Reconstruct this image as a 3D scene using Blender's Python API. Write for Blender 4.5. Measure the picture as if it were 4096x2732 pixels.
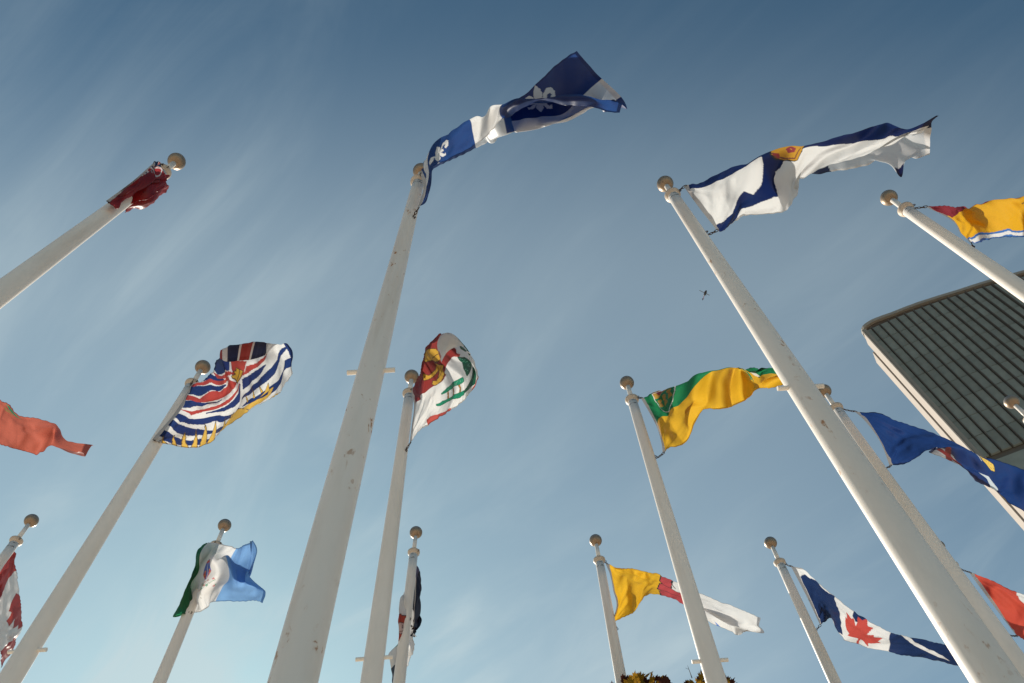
import bpy, bmesh, math, random
import numpy as np
from mathutils import Vector, Matrix

# ------------------------------------------------------------------ clear
for o in list(bpy.data.objects): bpy.data.objects.remove(o, do_unlink=True)
scene = bpy.context.scene
COL = scene.collection
rng = np.random.default_rng(7); random.seed(7)

# ------------------------------------------------------------------ camera
PW, PH, FPX = 4096, 2732, 2986.73
CX, CY = PW/2, PH/2
R = np.array([[9.99505849e-01,1.55538611e-02,2.73154637e-02],
              [0.0,-8.68995534e-01,4.94819929e-01],
              [-3.14333764e-02,4.94575414e-01,8.68566119e-01]])
CAMZ = 1.6
CAM = np.array([0,0,CAMZ])
cd = bpy.data.cameras.new('camera'); cam = bpy.data.objects.new('camera', cd); COL.objects.link(cam)
cd.sensor_width = 36; cd.lens = FPX/PW*36; cd.clip_start = .05; cd.clip_end = 9000
m = Matrix(((R[0,0],R[0,1],-R[0,2]),(R[1,0],R[1,1],-R[1,2]),(R[2,0],R[2,1],-R[2,2])))
cam.matrix_world = Matrix.Translation((0,0,CAMZ)) @ m.to_4x4()
scene.camera = cam

def ray(x, y):
    x = np.asarray(x, float); y = np.asarray(y, float)
    c = np.stack([(x-CX)/FPX, -(y-CY)/FPX, np.ones_like(x)], -1)
    return c @ R.T
def at(x, y, h):                       # point seen at photo pixel x,y, h metres above the eye
    r = ray(x, y); return CAM + r*(np.asarray(h)/r[...,2])[...,None]

# ------------------------------------------------------------------ sky, sun, exposure
SUN_EL, SUN_AZ = 26.0, -21.0
SKYS, CA1 = .056, -52
w = bpy.data.worlds.new("World"); scene.world = w; w.use_nodes = True
nt = w.node_tree; N = nt.nodes; L = nt.links
for n in list(N): N.remove(n)
def nn(tree, t, **k):
    n = tree.nodes.new(t)
    for a, b in k.items(): setattr(n, a, b)
    return n
sky = nn(nt,'ShaderNodeTexSky', sky_type='NISHITA'); sky.sun_disc = False
sky.sun_elevation = math.radians(SUN_EL); sky.sun_rotation = math.radians(SUN_AZ)
sky.altitude = 100; sky.air_density = 1.0; sky.dust_density = 0.8; sky.ozone_density = 1.6
tc = nn(nt,'ShaderNodeTexCoord'); sep = nn(nt,'ShaderNodeSeparateXYZ')
L.new(tc.outputs['Generated'], sep.inputs[0])
mz = nn(nt,'ShaderNodeMath', operation='MAXIMUM'); mz.inputs[1].default_value = .08; L.new(sep.outputs[2], mz.inputs[0])
dx = nn(nt,'ShaderNodeMath', operation='DIVIDE'); dy = nn(nt,'ShaderNodeMath', operation='DIVIDE')
L.new(sep.outputs[0], dx.inputs[0]); L.new(mz.outputs[0], dx.inputs[1]); L.new(sep.outputs[1], dy.inputs[0]); L.new(mz.outputs[0], dy.inputs[1])
cmb = nn(nt,'ShaderNodeCombineXYZ'); L.new(dx.outputs[0], cmb.inputs[0]); L.new(dy.outputs[0], cmb.inputs[1])
def cloud_layer(angle, sx, sy, scale, lo, hi, dist=.6, det=8):
    mp = nn(nt,'ShaderNodeMapping'); mp.vector_type = 'TEXTURE'
    mp.inputs['Rotation'].default_value = (0,0,math.radians(angle)); mp.inputs['Scale'].default_value = (sx, sy, 1)
    L.new(cmb.outputs[0], mp.inputs['Vector'])
    no = nn(nt,'ShaderNodeTexNoise'); no.inputs['Scale'].default_value = scale; no.inputs['Detail'].default_value = det
    no.inputs['Roughness'].default_value = .55; no.inputs['Distortion'].default_value = dist
    L.new(mp.outputs[0], no.inputs['Vector'])
    mr = nn(nt,'ShaderNodeMapRange'); mr.interpolation_type = 'SMOOTHSTEP'
    mr.inputs['From Min'].default_value = lo; mr.inputs['From Max'].default_value = hi
    L.new(no.outputs[0], mr.inputs['Value']); return mr.outputs[0]
def mth(op, a, b):
    n = nn(nt,'ShaderNodeMath', operation=op)
    for i, v in enumerate((a, b)):
        if isinstance(v, (int, float)): n.inputs[i].default_value = v
        else: L.new(v, n.inputs[i])
    return n.outputs[0]
c1 = cloud_layer(CA1, 2.8, .8, 2.4, .40, .80, 1.5, 12)      # long fibrous streaks
c2 = cloud_layer(CA1-8, 1.6, .9, 1.1, .34, .72, .3, 4)      # broad patches that modulate them
c3 = cloud_layer(CA1+9, 4.0, .5, 4.5, .50, .85, 1.3, 10)
c4 = cloud_layer(-12, 1.8, .7, 3.2, .55, .80, .8, 10)
def sstep(v, lo, hi, o0=0., o1=1.):
    mr = nn(nt,'ShaderNodeMapRange'); mr.interpolation_type = 'SMOOTHSTEP'
    for i, q in ((1,lo),(2,hi),(3,o0),(4,o1)): mr.inputs[i].default_value = q
    L.new(v, mr.inputs[0]); return mr.outputs[0]
# a thin bank of high cloud that begins overhead and reaches towards the sun
bank = mth('ADD', sstep(dy.outputs[0], .04, .50, .08, .50), sstep(dy.outputs[0], .7, 1.4, 0., .22))
bank = mth('MULTIPLY', bank, sstep(dx.outputs[0], .35, 1.0, 1., .62))
bank = mth('MULTIPLY', bank, sstep(dx.outputs[0], -.7, .2, 1.22, 1.))
f = mth('MULTIPLY', mth('ADD', .07, bank), mth('ADD', .72, mth('ADD', mth('MULTIPLY', mth('MULTIPLY', c1, c2), sstep(dx.outputs[0], -.5, .5, .60, .30)), mth('ADD', mth('MULTIPLY', c3, .08), mth('MULTIPLY', c4, .14)))))
f = mth('ADD', f, mth('MULTIPLY', mth('MULTIPLY', c1, c2), sstep(dx.outputs[0], -.6, .7, .20, .13)))
f = mth('MINIMUM', mth('SUBTRACT', f, .06), .85); f = mth('MAXIMUM', f, 0.)
mx = nn(nt,'ShaderNodeMixRGB'); CK = 1/SKYS*.635; mx.inputs[2].default_value = (.56*CK,.665*CK,.69*CK,1)
tint = nn(nt,'ShaderNodeMixRGB'); tint.blend_type = 'MULTIPLY'; tint.inputs[0].default_value = 1; tint.inputs[2].default_value = (.42,.87,.95,1)
L.new(f, mx.inputs[0]); L.new(sky.outputs[0], tint.inputs[1]); L.new(tint.outputs[0], mx.inputs[1])
bg = nn(nt,'ShaderNodeBackground'); bg.inputs['Strength'].default_value = SKYS
L.new(mx.outputs[0], bg.inputs[0]); wo = nn(nt,'ShaderNodeOutputWorld'); L.new(bg.outputs[0], wo.inputs[0])

sl = bpy.data.lights.new('sun','SUN'); sl.energy = 3.55; sl.angle = math.radians(.53); sl.color = (1,.915,.79)
so = bpy.data.objects.new('sun', sl); COL.objects.link(so)
e, a = math.radians(SUN_EL), math.radians(SUN_AZ)
SD = Vector((math.sin(a)*math.cos(e), math.cos(a)*math.cos(e), math.sin(e)))
so.rotation_euler = SD.to_track_quat('Z','Y').to_euler(); so.location = (0,0,40)
vs = scene.view_settings; vs.view_transform = 'Standard'; vs.look = 'None'; vs.exposure = 0.70; vs.gamma = 1
vs.use_curve_mapping = False
scene.cycles.sample_clamp_indirect = 1.2

# ------------------------------------------------------------------ helpers
def tag(o, label=None, cat=None, group=None, kind=None):
    if label: o['label'] = label
    if cat: o['category'] = cat
    if group: o['group'] = group
    if kind: o['kind'] = kind
    return o
def empty(name, loc, label, cat, group=None):
    o = bpy.data.objects.new(name, None); COL.objects.link(o); o.location = loc
    o.empty_display_size = .2
    return tag(o, label, cat, group)
def link(name, me, mat, parent=None, world=True):
    o = bpy.data.objects.new(name, me); COL.objects.link(o)
    if mat and not me.materials: me.materials.append(mat)
    if parent is not None:
        o.parent = parent
        if world: o.matrix_parent_inverse = Matrix.Translation(parent_loc(parent)).inverted()
    return o
def parent_loc(p):
    v = Vector(p.location) if p.type == 'EMPTY' else Vector((0,0,0))
    return v
def mesh(name, v, f, smooth=False):
    me = bpy.data.meshes.new(name); me.from_pydata([tuple(map(float,p)) for p in v], [], f)
    if smooth: me.polygons.foreach_set('use_smooth', [True]*len(me.polygons))
    me.update(); return me
def lathe(prof, seg=32, cap=True):
    v = []; f = []
    for r, z in prof:
        for k in range(seg):
            an = 2*math.pi*k/seg; v.append((r*math.cos(an), r*math.sin(an), z))
    for i in range(len(prof)-1):
        for k in range(seg):
            k2 = (k+1)%seg; f.append((i*seg+k, i*seg+k2, (i+1)*seg+k2, (i+1)*seg+k))
    if cap:
        f.append(tuple(range(seg))[::-1]); n = (len(prof)-1)*seg; f.append(tuple(range(n, n+seg)))
    return v, f
def tube(p0, p1, r0, r1=None, seg=16):
    r1 = r0 if r1 is None else r1
    p0, p1 = Vector(p0), Vector(p1); q = (p1-p0).to_track_quat('Z','Y').to_matrix()
    v, f = lathe([(r0,0),(r1,(p1-p0).length)], seg)
    return [tuple(p0+q@Vector(a)) for a in v], f
def torus(c, ax1, ax2, R1, R2, r, n=14, s=6):
    """elongated ring: centre c, axes ax1 (long, R1) and ax2 (short, R2)"""
    c, ax1, ax2 = Vector(c), Vector(ax1).normalized(), Vector(ax2).normalized(); nz = ax1.cross(ax2)
    v = []; f = []
    for i in range(n):
        t = 2*math.pi*i/n; d = ax1*math.cos(t)*R1+ax2*math.sin(t)*R2; o = (ax1*math.cos(t)+ax2*math.sin(t)).normalized()
        for j in range(s):
            u = 2*math.pi*j/s; v.append(tuple(c+d+o*(r*math.cos(u))+nz*(r*math.sin(u))))
    for i in range(n):
        for j in range(s):
            a0 = i*s+j; a1 = i*s+(j+1)%s; b0 = ((i+1)%n)*s+j; b1 = ((i+1)%n)*s+(j+1)%s; f.append((a0,b0,b1,a1))
    return v, f
def join(parts):
    V = []; F = []
    for v, f in parts:
        o = len(V); V += list(v); F += [tuple(i+o for i in q) for q in f]
    return V, F
def box(c, sx, sy, sz, bx=None, by=None, bz=None):
    c = Vector(c); bx = bx or Vector((1,0,0)); by = by or Vector((0,1,0)); bz = bz or Vector((0,0,1))
    v = [tuple(c+bx*(sx*i)+by*(sy*j)+bz*(sz*k)) for i in (-.5,.5) for j in (-.5,.5) for k in (-.5,.5)]
    return v, [(0,1,3,2),(4,6,7,5),(0,4,5,1),(2,3,7,6),(0,2,6,4),(1,5,7,3)]

def mat(name):
    m_ = bpy.data.materials.new(name); m_.use_nodes = True; t = m_.node_tree
    return m_, t, t.nodes['Principled BSDF'], t.nodes['Material Output']
def simple(name, col, rough=.5, metal=0., noise=0., scale=8., bump=0.):
    m_, t, p, o = mat(name)
    p.inputs['Base Color'].default_value = (*col,1); p.inputs['Roughness'].default_value = rough; p.inputs['Metallic'].default_value = metal
    if noise or bump:
        tc = nn(t,'ShaderNodeTexCoord'); no = nn(t,'ShaderNodeTexNoise'); no.inputs['Scale'].default_value = scale; no.inputs['Detail'].default_value = 8
        t.links.new(tc.outputs['Object'], no.inputs['Vector'])
        if noise:
            r = nn(t,'ShaderNodeMixRGB'); r.inputs[1].default_value = (*[c*(1-noise) for c in col],1); r.inputs[2].default_value = (*[min(1,c*(1+noise)) for c in col],1)
            t.links.new(no.outputs[0], r.inputs[0]); t.links.new(r.outputs[0], p.inputs['Base Color'])
        if bump:
            b = nn(t,'ShaderNodeBump'); b.inputs['Strength'].default_value = .6; b.inputs['Distance'].default_value = bump
            t.links.new(no.outputs[0], b.inputs['Height']); t.links.new(b.outputs[0], p.inputs['Normal'])
    return m_

# painted steel, with grime and rust
def painted(name, rust=.62, streak=True):
    m_, t, p, o = mat(name); T = t.links.new
    tc = nn(t,'ShaderNodeTexCoord'); oi = nn(t,'ShaderNodeObjectInfo')
    ad = nn(t,'ShaderNodeVectorMath', operation='ADD'); sc = nn(t,'ShaderNodeVectorMath', operation='SCALE'); 
    cm = nn(t,'ShaderNodeCombineXYZ'); T(oi.outputs['Random'], cm.inputs[0]); T(oi.outputs['Random'], cm.inputs[2])
    T(cm.outputs[0], sc.inputs[0]); sc.inputs['Scale'].default_value = 37.
    T(tc.outputs['Object'], ad.inputs[0]); T(sc.outputs[0], ad.inputs[1])
    def noise(scale, det=6, stretch=(1,1,1), rough=.6, dist=0.):
        mp = nn(t,'ShaderNodeMapping'); mp.inputs['Scale'].default_value = stretch; T(ad.outputs[0], mp.inputs[0])
        n = nn(t,'ShaderNodeTexNoise'); n.inputs['Scale'].default_value = scale; n.inputs['Detail'].default_value = det
        n.inputs['Roughness'].default_value = rough; n.inputs['Distortion'].default_value = dist; T(mp.outputs[0], n.inputs['Vector']); return n.outputs[0]
    def rng_(v, a, b, c=0., d=1.):
        r = nn(t,'ShaderNodeMapRange'); r.inputs[1].default_value = a; r.inputs[2].default_value = b; r.inputs[3].default_value = c; r.inputs[4].default_value = d
        T(v, r.inputs[0]); return r.outputs[0]
    def mixc(fac, c1, c2):
        r = nn(t,'ShaderNodeMixRGB')
        for i, c in ((0,fac),(1,c1),(2,c2)):
            if hasattr(c,'links') or hasattr(c,'is_linked'): T(c, r.inputs[i])
            else: r.inputs[i].default_value = c
        return r.outputs[0]
    def mul(a_, b_):
        r = nn(t,'ShaderNodeMath', operation='MULTIPLY')
        for i, c in enumerate((a_,b_)):
            if isinstance(c,(float,int)): r.inputs[i].default_value = c
            else: T(c, r.inputs[i])
        return r.outputs[0]
    base = mixc(rng_(noise(1.4,5,(1,1,.35)), .35,.7), (.85,.785,.72,1), (.79,.72,.645,1))
    base = mixc(rng_(noise(5,5,(1,1,.25)), .5,.8,0,.35), base, (.60,.56,.51,1))
    # broad tan stain running down from the fixings
    base = mixc(rng_(noise(2.2,4,(1.6,1.6,.16)), .55,.78,0,.5), base, (.56,.43,.32,1))
    spots = rng_(noise(15,9,(1,1,.45),.58,.4), rust, rust+.03)
    zone = rng_(noise(.9,3,(1,1,.6)), .47,.60)
    sm = mul(spots, zone)
    fine = mul(rng_(noise(38,3,(1,1,.7)), .735,.76), rng_(noise(1.7,2), .45,.6))
    base = mixc(mul(fine,.7), base, (.22,.13,.07,1))
    base = mixc(mul(rng_(noise(15,9,(1,1,.45),.58,.4), rust-.04, rust+.02,0,.5), zone), base, (.62,.42,.27,1))
    rc = mixc(noise(60,3), (.46,.19,.06,1), (.24,.09,.03,1))
    col = mixc(sm, base, rc)
    T(col, p.inputs['Base Color'])
    T(rng_(sm,0,1,.38,.85), p.inputs['Roughness'])
    p.inputs['Specular IOR Level'].default_value = .4
    b = nn(t,'ShaderNodeBump'); b.inputs['Strength'].default_value = .5; b.inputs['Distance'].default_value = .0013
    hsum = nn(t,'ShaderNodeMath', operation='ADD'); T(mul(noise(7,3,(1,1,.6)), 1.), hsum.inputs[0]); T(mul(spots, -.35), hsum.inputs[1])
    T(hsum.outputs[0], b.inputs['Height']); T(b.outputs[0], p.inputs['Normal'])
    return m_
M_PAINT = painted('white_paint', .72)
M_PAINT_RUSTY = painted('white_paint_rusty', .625)
M_COLLAR = simple('collar_paint', (.62,.50,.39), .55, 0, .45, 9, .0008)
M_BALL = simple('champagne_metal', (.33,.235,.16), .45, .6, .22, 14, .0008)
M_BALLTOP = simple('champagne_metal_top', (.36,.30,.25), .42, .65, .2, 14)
M_SEAM = simple('seam_dark', (.05,.035,.025), .7)
M_CHAIN = simple('rusty_iron', (.075,.045,.03), .65, .5, .5, 60)

# ------------------------------------------------------------------ ground
def paving():
    m_, t, p, o = mat('plaza_concrete'); T = t.links.new
    tc = nn(t,'ShaderNodeTexCoord'); mp = nn(t,'ShaderNodeMapping'); mp.inputs['Scale'].default_value = (1.2,1.2,1); T(tc.outputs['Object'], mp.inputs[0])
    br = nn(t,'ShaderNodeTexBrick'); br.offset = 0; br.inputs['Scale'].default_value = 1; br.inputs['Mortar Size'].default_value = .01
    br.inputs['Brick Width'].default_value = 1; br.inputs['Row Height'].default_value = 1
    br.inputs['Color1'].default_value = (.66,.53,.39,1); br.inputs['Color2'].default_value = (.70,.57,.43,1); br.inputs['Mortar'].default_value = (.3,.28,.24,1)
    T(mp.outputs[0], br.inputs['Vector']); T(br.outputs[0], p.inputs['Base Color']); p.inputs['Roughness'].default_value = .85
    return m_
g = link('ground', mesh('ground', [(-4000,-4000,0),(4000,-4000,0),(4000,4000,0),(-4000,4000,0)], [(0,1,2,3)]), paving())
tag(g, kind='structure')

# ------------------------------------------------------------------ building
BH = 60.
bld = empty('office_tower', tuple(at(3443.4,1321,BH)*np.array([1,1,0])), 'tall curved tower with ribbed grey green panel facade and a sunlit white end edge', 'building')
M_PANEL = None
def panel_mat():
    m_, t, p, o = mat('fluted_panel'); T = t.links.new
    tc = nn(t,'ShaderNodeTexCoord'); oi = nn(t,'ShaderNodeObjectInfo')
    r = nn(t,'ShaderNodeMixRGB'); r.inputs[1].default_value = (.25,.28,.26,1); r.inputs[2].default_value = (.30,.335,.31,1)
    T(oi.outputs['Random'], r.inputs[0])
    wv = nn(t,'ShaderNodeTexWave'); wv.wave_type='BANDS'; wv.bands_direction='X'; wv.inputs['Scale'].default_value = 5.2; wv.inputs['Distortion'].default_value = .0
    T(tc.outputs['Object'], wv.inputs['Vector'])
    no = nn(t,'ShaderNodeTexNoise'); no.inputs['Scale'].default_value = 1.1; no.inputs['Detail'].default_value = 8; T(tc.outputs['Object'], no.inputs['Vector'])
    r2 = nn(t,'ShaderNodeMixRGB'); r2.blend_type='MULTIPLY'; r2.inputs[0].default_value = .6; T(r.outputs[0], r2.inputs[1]); 
    mr = nn(t,'ShaderNodeMapRange'); mr.inputs[1].default_value=.3; mr.inputs[2].default_value=.75; mr.inputs[3].default_value=.7; mr.inputs[4].default_value=1.2
    T(no.outputs[0], mr.inputs[0]); T(mr.outputs[0], r2.inputs[2]); T(r2.outputs[0], p.inputs['Base Color'])
    p.inputs['Roughness'].default_value = .85
    b = nn(t,'ShaderNodeBump'); b.inputs['Strength'].default_value = .8; b.inputs['Distance'].default_value = .03; T(wv.outputs[0], b.inputs['Height']); T(b.outputs[0], p.inputs['Normal'])
    return m_
M_PANEL = panel_mat()
M_RIB = simple('rib_concrete', (.10,.09,.08), .85, 0, .25, 2)
M_TRIM = simple('white_concrete', (.37,.32,.28), .8, 0, .12, 1.2)
M_FASCIA = simple('roof_fascia', (.27,.25,.22), .7, 0, .15, 1.)
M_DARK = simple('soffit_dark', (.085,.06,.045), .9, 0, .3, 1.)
# plan curve of the facade at rib tops (unit rays scaled to the roof height)
z7 = lambda x, y: (3400+x*.5421, 1050+y*.5421)
ribtops = [(128,530),(160,487),(218,458),(275,430),(330,405),(395,380),(455,360),(520,335),(580,315),(640,290),(700,270),(765,248),(830,228),(893,208),(955,186),(1020,170)]
pts = np.array([at(*z7(*q), BH-.9) for q in ribtops])[:,:2]
u0 = pts[1]
# fit a gentle quadratic through the measured plan points, then step along it
tt = np.linalg.norm(pts-pts[1],axis=1)*np.sign(np.arange(len(pts))-1)
qx = np.polyfit(tt[1:], pts[1:,0], 2); qy = np.polyfit(tt[1:], pts[1:,1], 2)
plan = lambda t_: np.array([np.polyval(qx,t_), np.polyval(qy,t_)])
RSP = .765; NR = 36; ZTOP = CAMZ+BH-.9; JH = 2.06; NJ = 9
panel_me = {}
def wall_frame(k0, k1):
    p0, p1 = plan(k0*RSP), plan(k1*RSP); d = p1-p0; Ln = np.linalg.norm(d); d /= Ln
    n = np.array([d[1], -d[0]])           # towards the camera side
    return p0, p1, d, n, Ln
ZB = ZTOP-JH*NJ
wv, wf = [], []
for k in range(-1, NR):
    p0, p1, d, n, Ln = wall_frame(k, k+1)
    o = len(wv)
    for q in (p0, p1):
        for z in (0, ZTOP+.3): wv.append((*(q-n*.25), z))
    wf.append((o, o+2, o+3, o+1))
wall = link('wall', mesh('wall', wv, wf), M_RIB, bld)
for k in range(-1, NR):
    p0, p1, d, n, Ln = wall_frame(k, k+1)
    c = (p0+p1)/2; ang = math.atan2(d[1], d[0])
    for j in range(NJ):
        zc = ZTOP-JH*(j+.5)
        if 'p' not in panel_me:
            v, f_ = box((0,0,0), RSP-.12, .16, JH-.025)
            # chamfered face: pull the front corners in
            v = [(x*(.93 if y<0 else 1), y, z*(.985 if y<0 else 1)) for x, y, z in v]
            panel_me['p'] = mesh('panel', v, f_); panel_me['p'].materials.append(M_PANEL)
        o = link('panel', panel_me['p'], None, bld, world=False)
        o.matrix_parent_inverse = Matrix.Translation(Vector(bld.location)).inverted()
        o.location = (*(c-n*.10), zc); o.rotation_euler = (0,0,ang)
    v, f_ = box((*(p0+n*.02), (ZTOP+ZB)/2), .05, .34, ZTOP-ZB, Vector((*d,0)), Vector((*n,0)))
    link('rib', mesh('rib', v, f_), M_RIB, bld)
# lower storeys, plainer and darker
for k in range(0, NR, 3):
    p0, p1, d, n, Ln = wall_frame(k, k+3)
    for j in range(4):
        v, f_ = box((*((p0+p1)/2-n*.2), ZB-.5-j*3.2-1.5), Ln-.1, .2, 3.0, Vector((*d,0)), Vector((*n,0)))
        link('lower_panel', mesh('lower_panel', v, f_), M_PANEL, bld)
# roof fascia following the plan, rounded end, white end trim
def ribbon(path, off0, off1, z0, z1, name, m_, closed=False):
    v = []; f_ = []
    for i, q in enumerate(path):
        qa = path[max(i-1,0)]; qb = path[min(i+1,len(path)-1)]; d = (qb-qa)/np.linalg.norm(qb-qa); n = np.array([d[1],-d[0]])
        for of, z in ((off0,z0),(off1,z0),(off1,z1),(off0,z1)): v.append((*(q+n*of), z))
    for i in range(len(path)-1):
        for k in range(4): a0=i*4+k; a1=i*4+(k+1)%4; f_.append((a0,a1,a1+4,a0+4))
    f_.append((0,3,2,1)); e_=(len(path)-1)*4; f_.append((e_,e_+1,e_+2,e_+3))
    return link(name, mesh(name, v, f_), m_, bld)
roofpx = [(112,560),(85,520),(82,490),(92,468),(108,452),(130,437),(155,422),(180,411),(240,388),(300,368),(400,328),(500,291),(650,243),(800,198),(915,160),(1030,125),(1284,55)]
rp = np.array([at(*z7(*q), BH) for q in roofpx])[:,:2]
ext = [rp[-1]+(rp[-1]-rp[-2])/np.linalg.norm(rp[-1]-rp[-2])*k for k in (4,8,12,16)]
rp = np.vstack([rp, ext])
back = np.array([rp[i] + np.array([.9,1.2]) for i in range(len(rp))])
ribbon(rp, -.5, 0, CAMZ+BH-.35, CAMZ+BH, 'roof_edge', M_FASCIA)
in_ = np.array([p_ for p_ in rp])
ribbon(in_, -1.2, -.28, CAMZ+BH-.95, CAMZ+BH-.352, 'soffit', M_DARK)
# white end wall: the narrow return face, an inner band, a recessed joint and an outer band
p0, p1, d, n, Ln = wall_frame(-1, 0); E0 = p0-d*.05
def endbox(w0, w1, thick, z0, z1, name, m_, push=0.):
    c = E0 - n*((w0+w1)/2) + d*(thick/2-push)
    v, f_ = box((*c, (z0+z1)/2), thick, w1-w0, z1-z0, Vector((*d,0)), Vector((*n,0)))
    return link(name, mesh(name, v, f_), m_, bld)
endbox(-.06, .05, .4, 0, ZTOP+.2, 'corner_trim', M_FASCIA, .02)
endbox(.06, 1.45, .5, 0, ZTOP-.1, 'end_wall', M_TRIM)
endbox(1.46, 1.62, .4, 0, ZTOP-.1, 'end_joint', M_RIB, -.1)
endbox(1.63, 2.95, .8, 0, ZTOP-1.2, 'end_fin', M_TRIM, .10)

# ------------------------------------------------------------------ flagpoles
BALL = {'A':(706.6,645.4),'B':(1685,685.5),'C':(2660.6,735.6),'D':(3555.7,791),'E':(811,1468.7),'F':(1646.7,1506.6),'G':(2507.6,1531.3),
 'H':(3296,1564.3),'I':(4046.3,1608),'J':(125.9,2082.3),'K':(898.4,2101.3),'L':(1663.9,2130),'M':(2382.6,2161.7),'N':(3082.2,2171.3),'O':(3753.7,2185.4),'P':(-54.9,1429.4)}
LOW = {'A':(0,1174.5),'B':(1171.3,2732),'C':(3990,2732),'D':(4096,1166),'E':(277.5,2332),'F':(1484,2732),'G':(2866.5,2732),'K':(638,2732),'M':(2487,2732),'N':(3341,2732)}
PL = {'A':'white flagpole in the upper left corner with a red flag wrapped round its top',
 'B':'thick rust streaked white flagpole left of centre carrying the blue and white lily flag',
 'C':'thick white flagpole right of centre carrying the white flag with blue diagonal cross',
 'D':'white flagpole near the right edge carrying the yellow flag with red band and blue waves',
 'E':'white flagpole on the left carrying the union flag with blue waves and golden sun',
 'F':'slim white flagpole behind the big lily flag pole carrying the lion and oak tree flag',
 'G':'white flagpole carrying the green and yellow flag with wheat sheaf shield',
 'H':'white flagpole half hidden beside the thick right pole, carrying the plain blue flag',
 'I':'flagpole at the right frame edge with only its ball top in front of the tower',
 'J':'flagpole at the lower left edge carrying the hanging red and white maple leaf flag',
 'K':'short looking flagpole lower left carrying the green, white and light blue flag',
 'L':'flagpole lower centre with a dark flag hanging limp against it',
 'M':'flagpole lower right of centre carrying the golden yellow and white flag',
 'N':'flagpole lower right carrying the blue flag with a red maple leaf',
 'O':'flagpole hidden behind the thick right pole, only its ball edge and orange red flag showing',
 'P':'flagpole just outside the left frame edge carrying the red flag with a green patch'}
RB, ZCOL, ZBALL = .125, 10.47+CAMZ, 11.+CAMZ
def shaft_mesh():
    prof = []
    for z in np.linspace(0, ZCOL-.03, 26):
        h = z-CAMZ
        r = np.interp(h, [-2,2.4,4.6,6.,7.8,9.2,10.2,10.45], [.137,.122,.1145,.108,.0965,.088,.0825,.081])
        prof.append((r, z))
    v, f_ = lathe(prof, 40); return mesh('shaft', v, f_, True)
shaft_me = shaft_mesh()
v, f_ = lathe([(.084,ZCOL-.075),(.092,ZCOL-.055),(.112,ZCOL-.028),(.1165,ZCOL-.012),(.1165,ZCOL+.012),(.108,ZCOL+.022),(.04,ZCOL+.03)], 36); collar_me = mesh('collar', v, f_, True)
v, f_ = lathe([(.0405,ZCOL+.02),(.039,ZBALL-RB*.93)], 24); neck_me = mesh('neck', v, f_, True)
hemi = lambda a0, a1, n: [(max(1e-4,RB*math.cos(x)), ZBALL+RB*math.sin(x)) for x in np.linspace(a0, a1, n)]
v, f_ = lathe(hemi(-math.pi/2, -.03, 14)+[(RB*.985,ZBALL)], 40); ball_me = mesh('ball', v, f_, True)
v, f_ = lathe([(RB*.985,ZBALL)]+hemi(.03, math.pi/2, 14), 40); balltop_me = mesh('ball_cap', v, f_, True)
v, f_ = lathe([(RB*.985,ZBALL-.006),(RB*.985,ZBALL+.006)], 40, False); seam_me = mesh('ball_seam', v, f_, True)
ZP = 5.35+CAMZ
pv, pf = join([tube((-.2,0,ZP),(-.105,0,ZP),.0215,seg=20), tube((.105,0,ZP),(.2,0,ZP),.0215,seg=20)])
pegl = mesh('peg', *tube((-.2,0,ZP),(-.1,0,ZP),.0215,seg=20)); pegr = mesh('peg', *tube((.1,0,ZP),(.2,0,ZP),.0215,seg=20))
weld_me = mesh('weld_ring', *lathe([(.116,ZP-.0)], 3, False)) if False else None
# dark slots under the collar
def arc_slot(z, a0, a1, r, hgt=.006):
    n = 8; v = []; f_ = []
    for i in range(n+1):
        t = a0+(a1-a0)*i/n; wd = hgt*math.sin(math.pi*(i+.3)/(n+.6))
        for rr, zz in ((r,z-wd),(r+.0025,z-wd*.5),(r+.0025,z+wd*.5),(r,z+wd)): v.append((rr*math.cos(t), rr*math.sin(t), zz))
    for i in range(n):
        for k in range(3): a_=i*4+k; f_.append((a_,a_+1,a_+5,a_+4))
    return v, f_
slots = []
for z, a0, a1 in ((-.115,3.6,4.15),(-.115,4.6,5.3),(-.20,3.5,4.4),(-.205,4.55,5.6),(-.19,5.0,5.5)):
    slots.append(arc_slot(ZCOL+z, a0, a1, .0815))
slot_me = mesh('slot', *join(slots))
eyep = []
def eye(z, a0):
    d = Vector((math.cos(a0), math.sin(a0), 0)); return torus(d*.098+Vector((0,0,z)), d, Vector((0,0,1)), .022, .022, .0055, 12, 6)
POLES = {}
HR = BH
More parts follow.
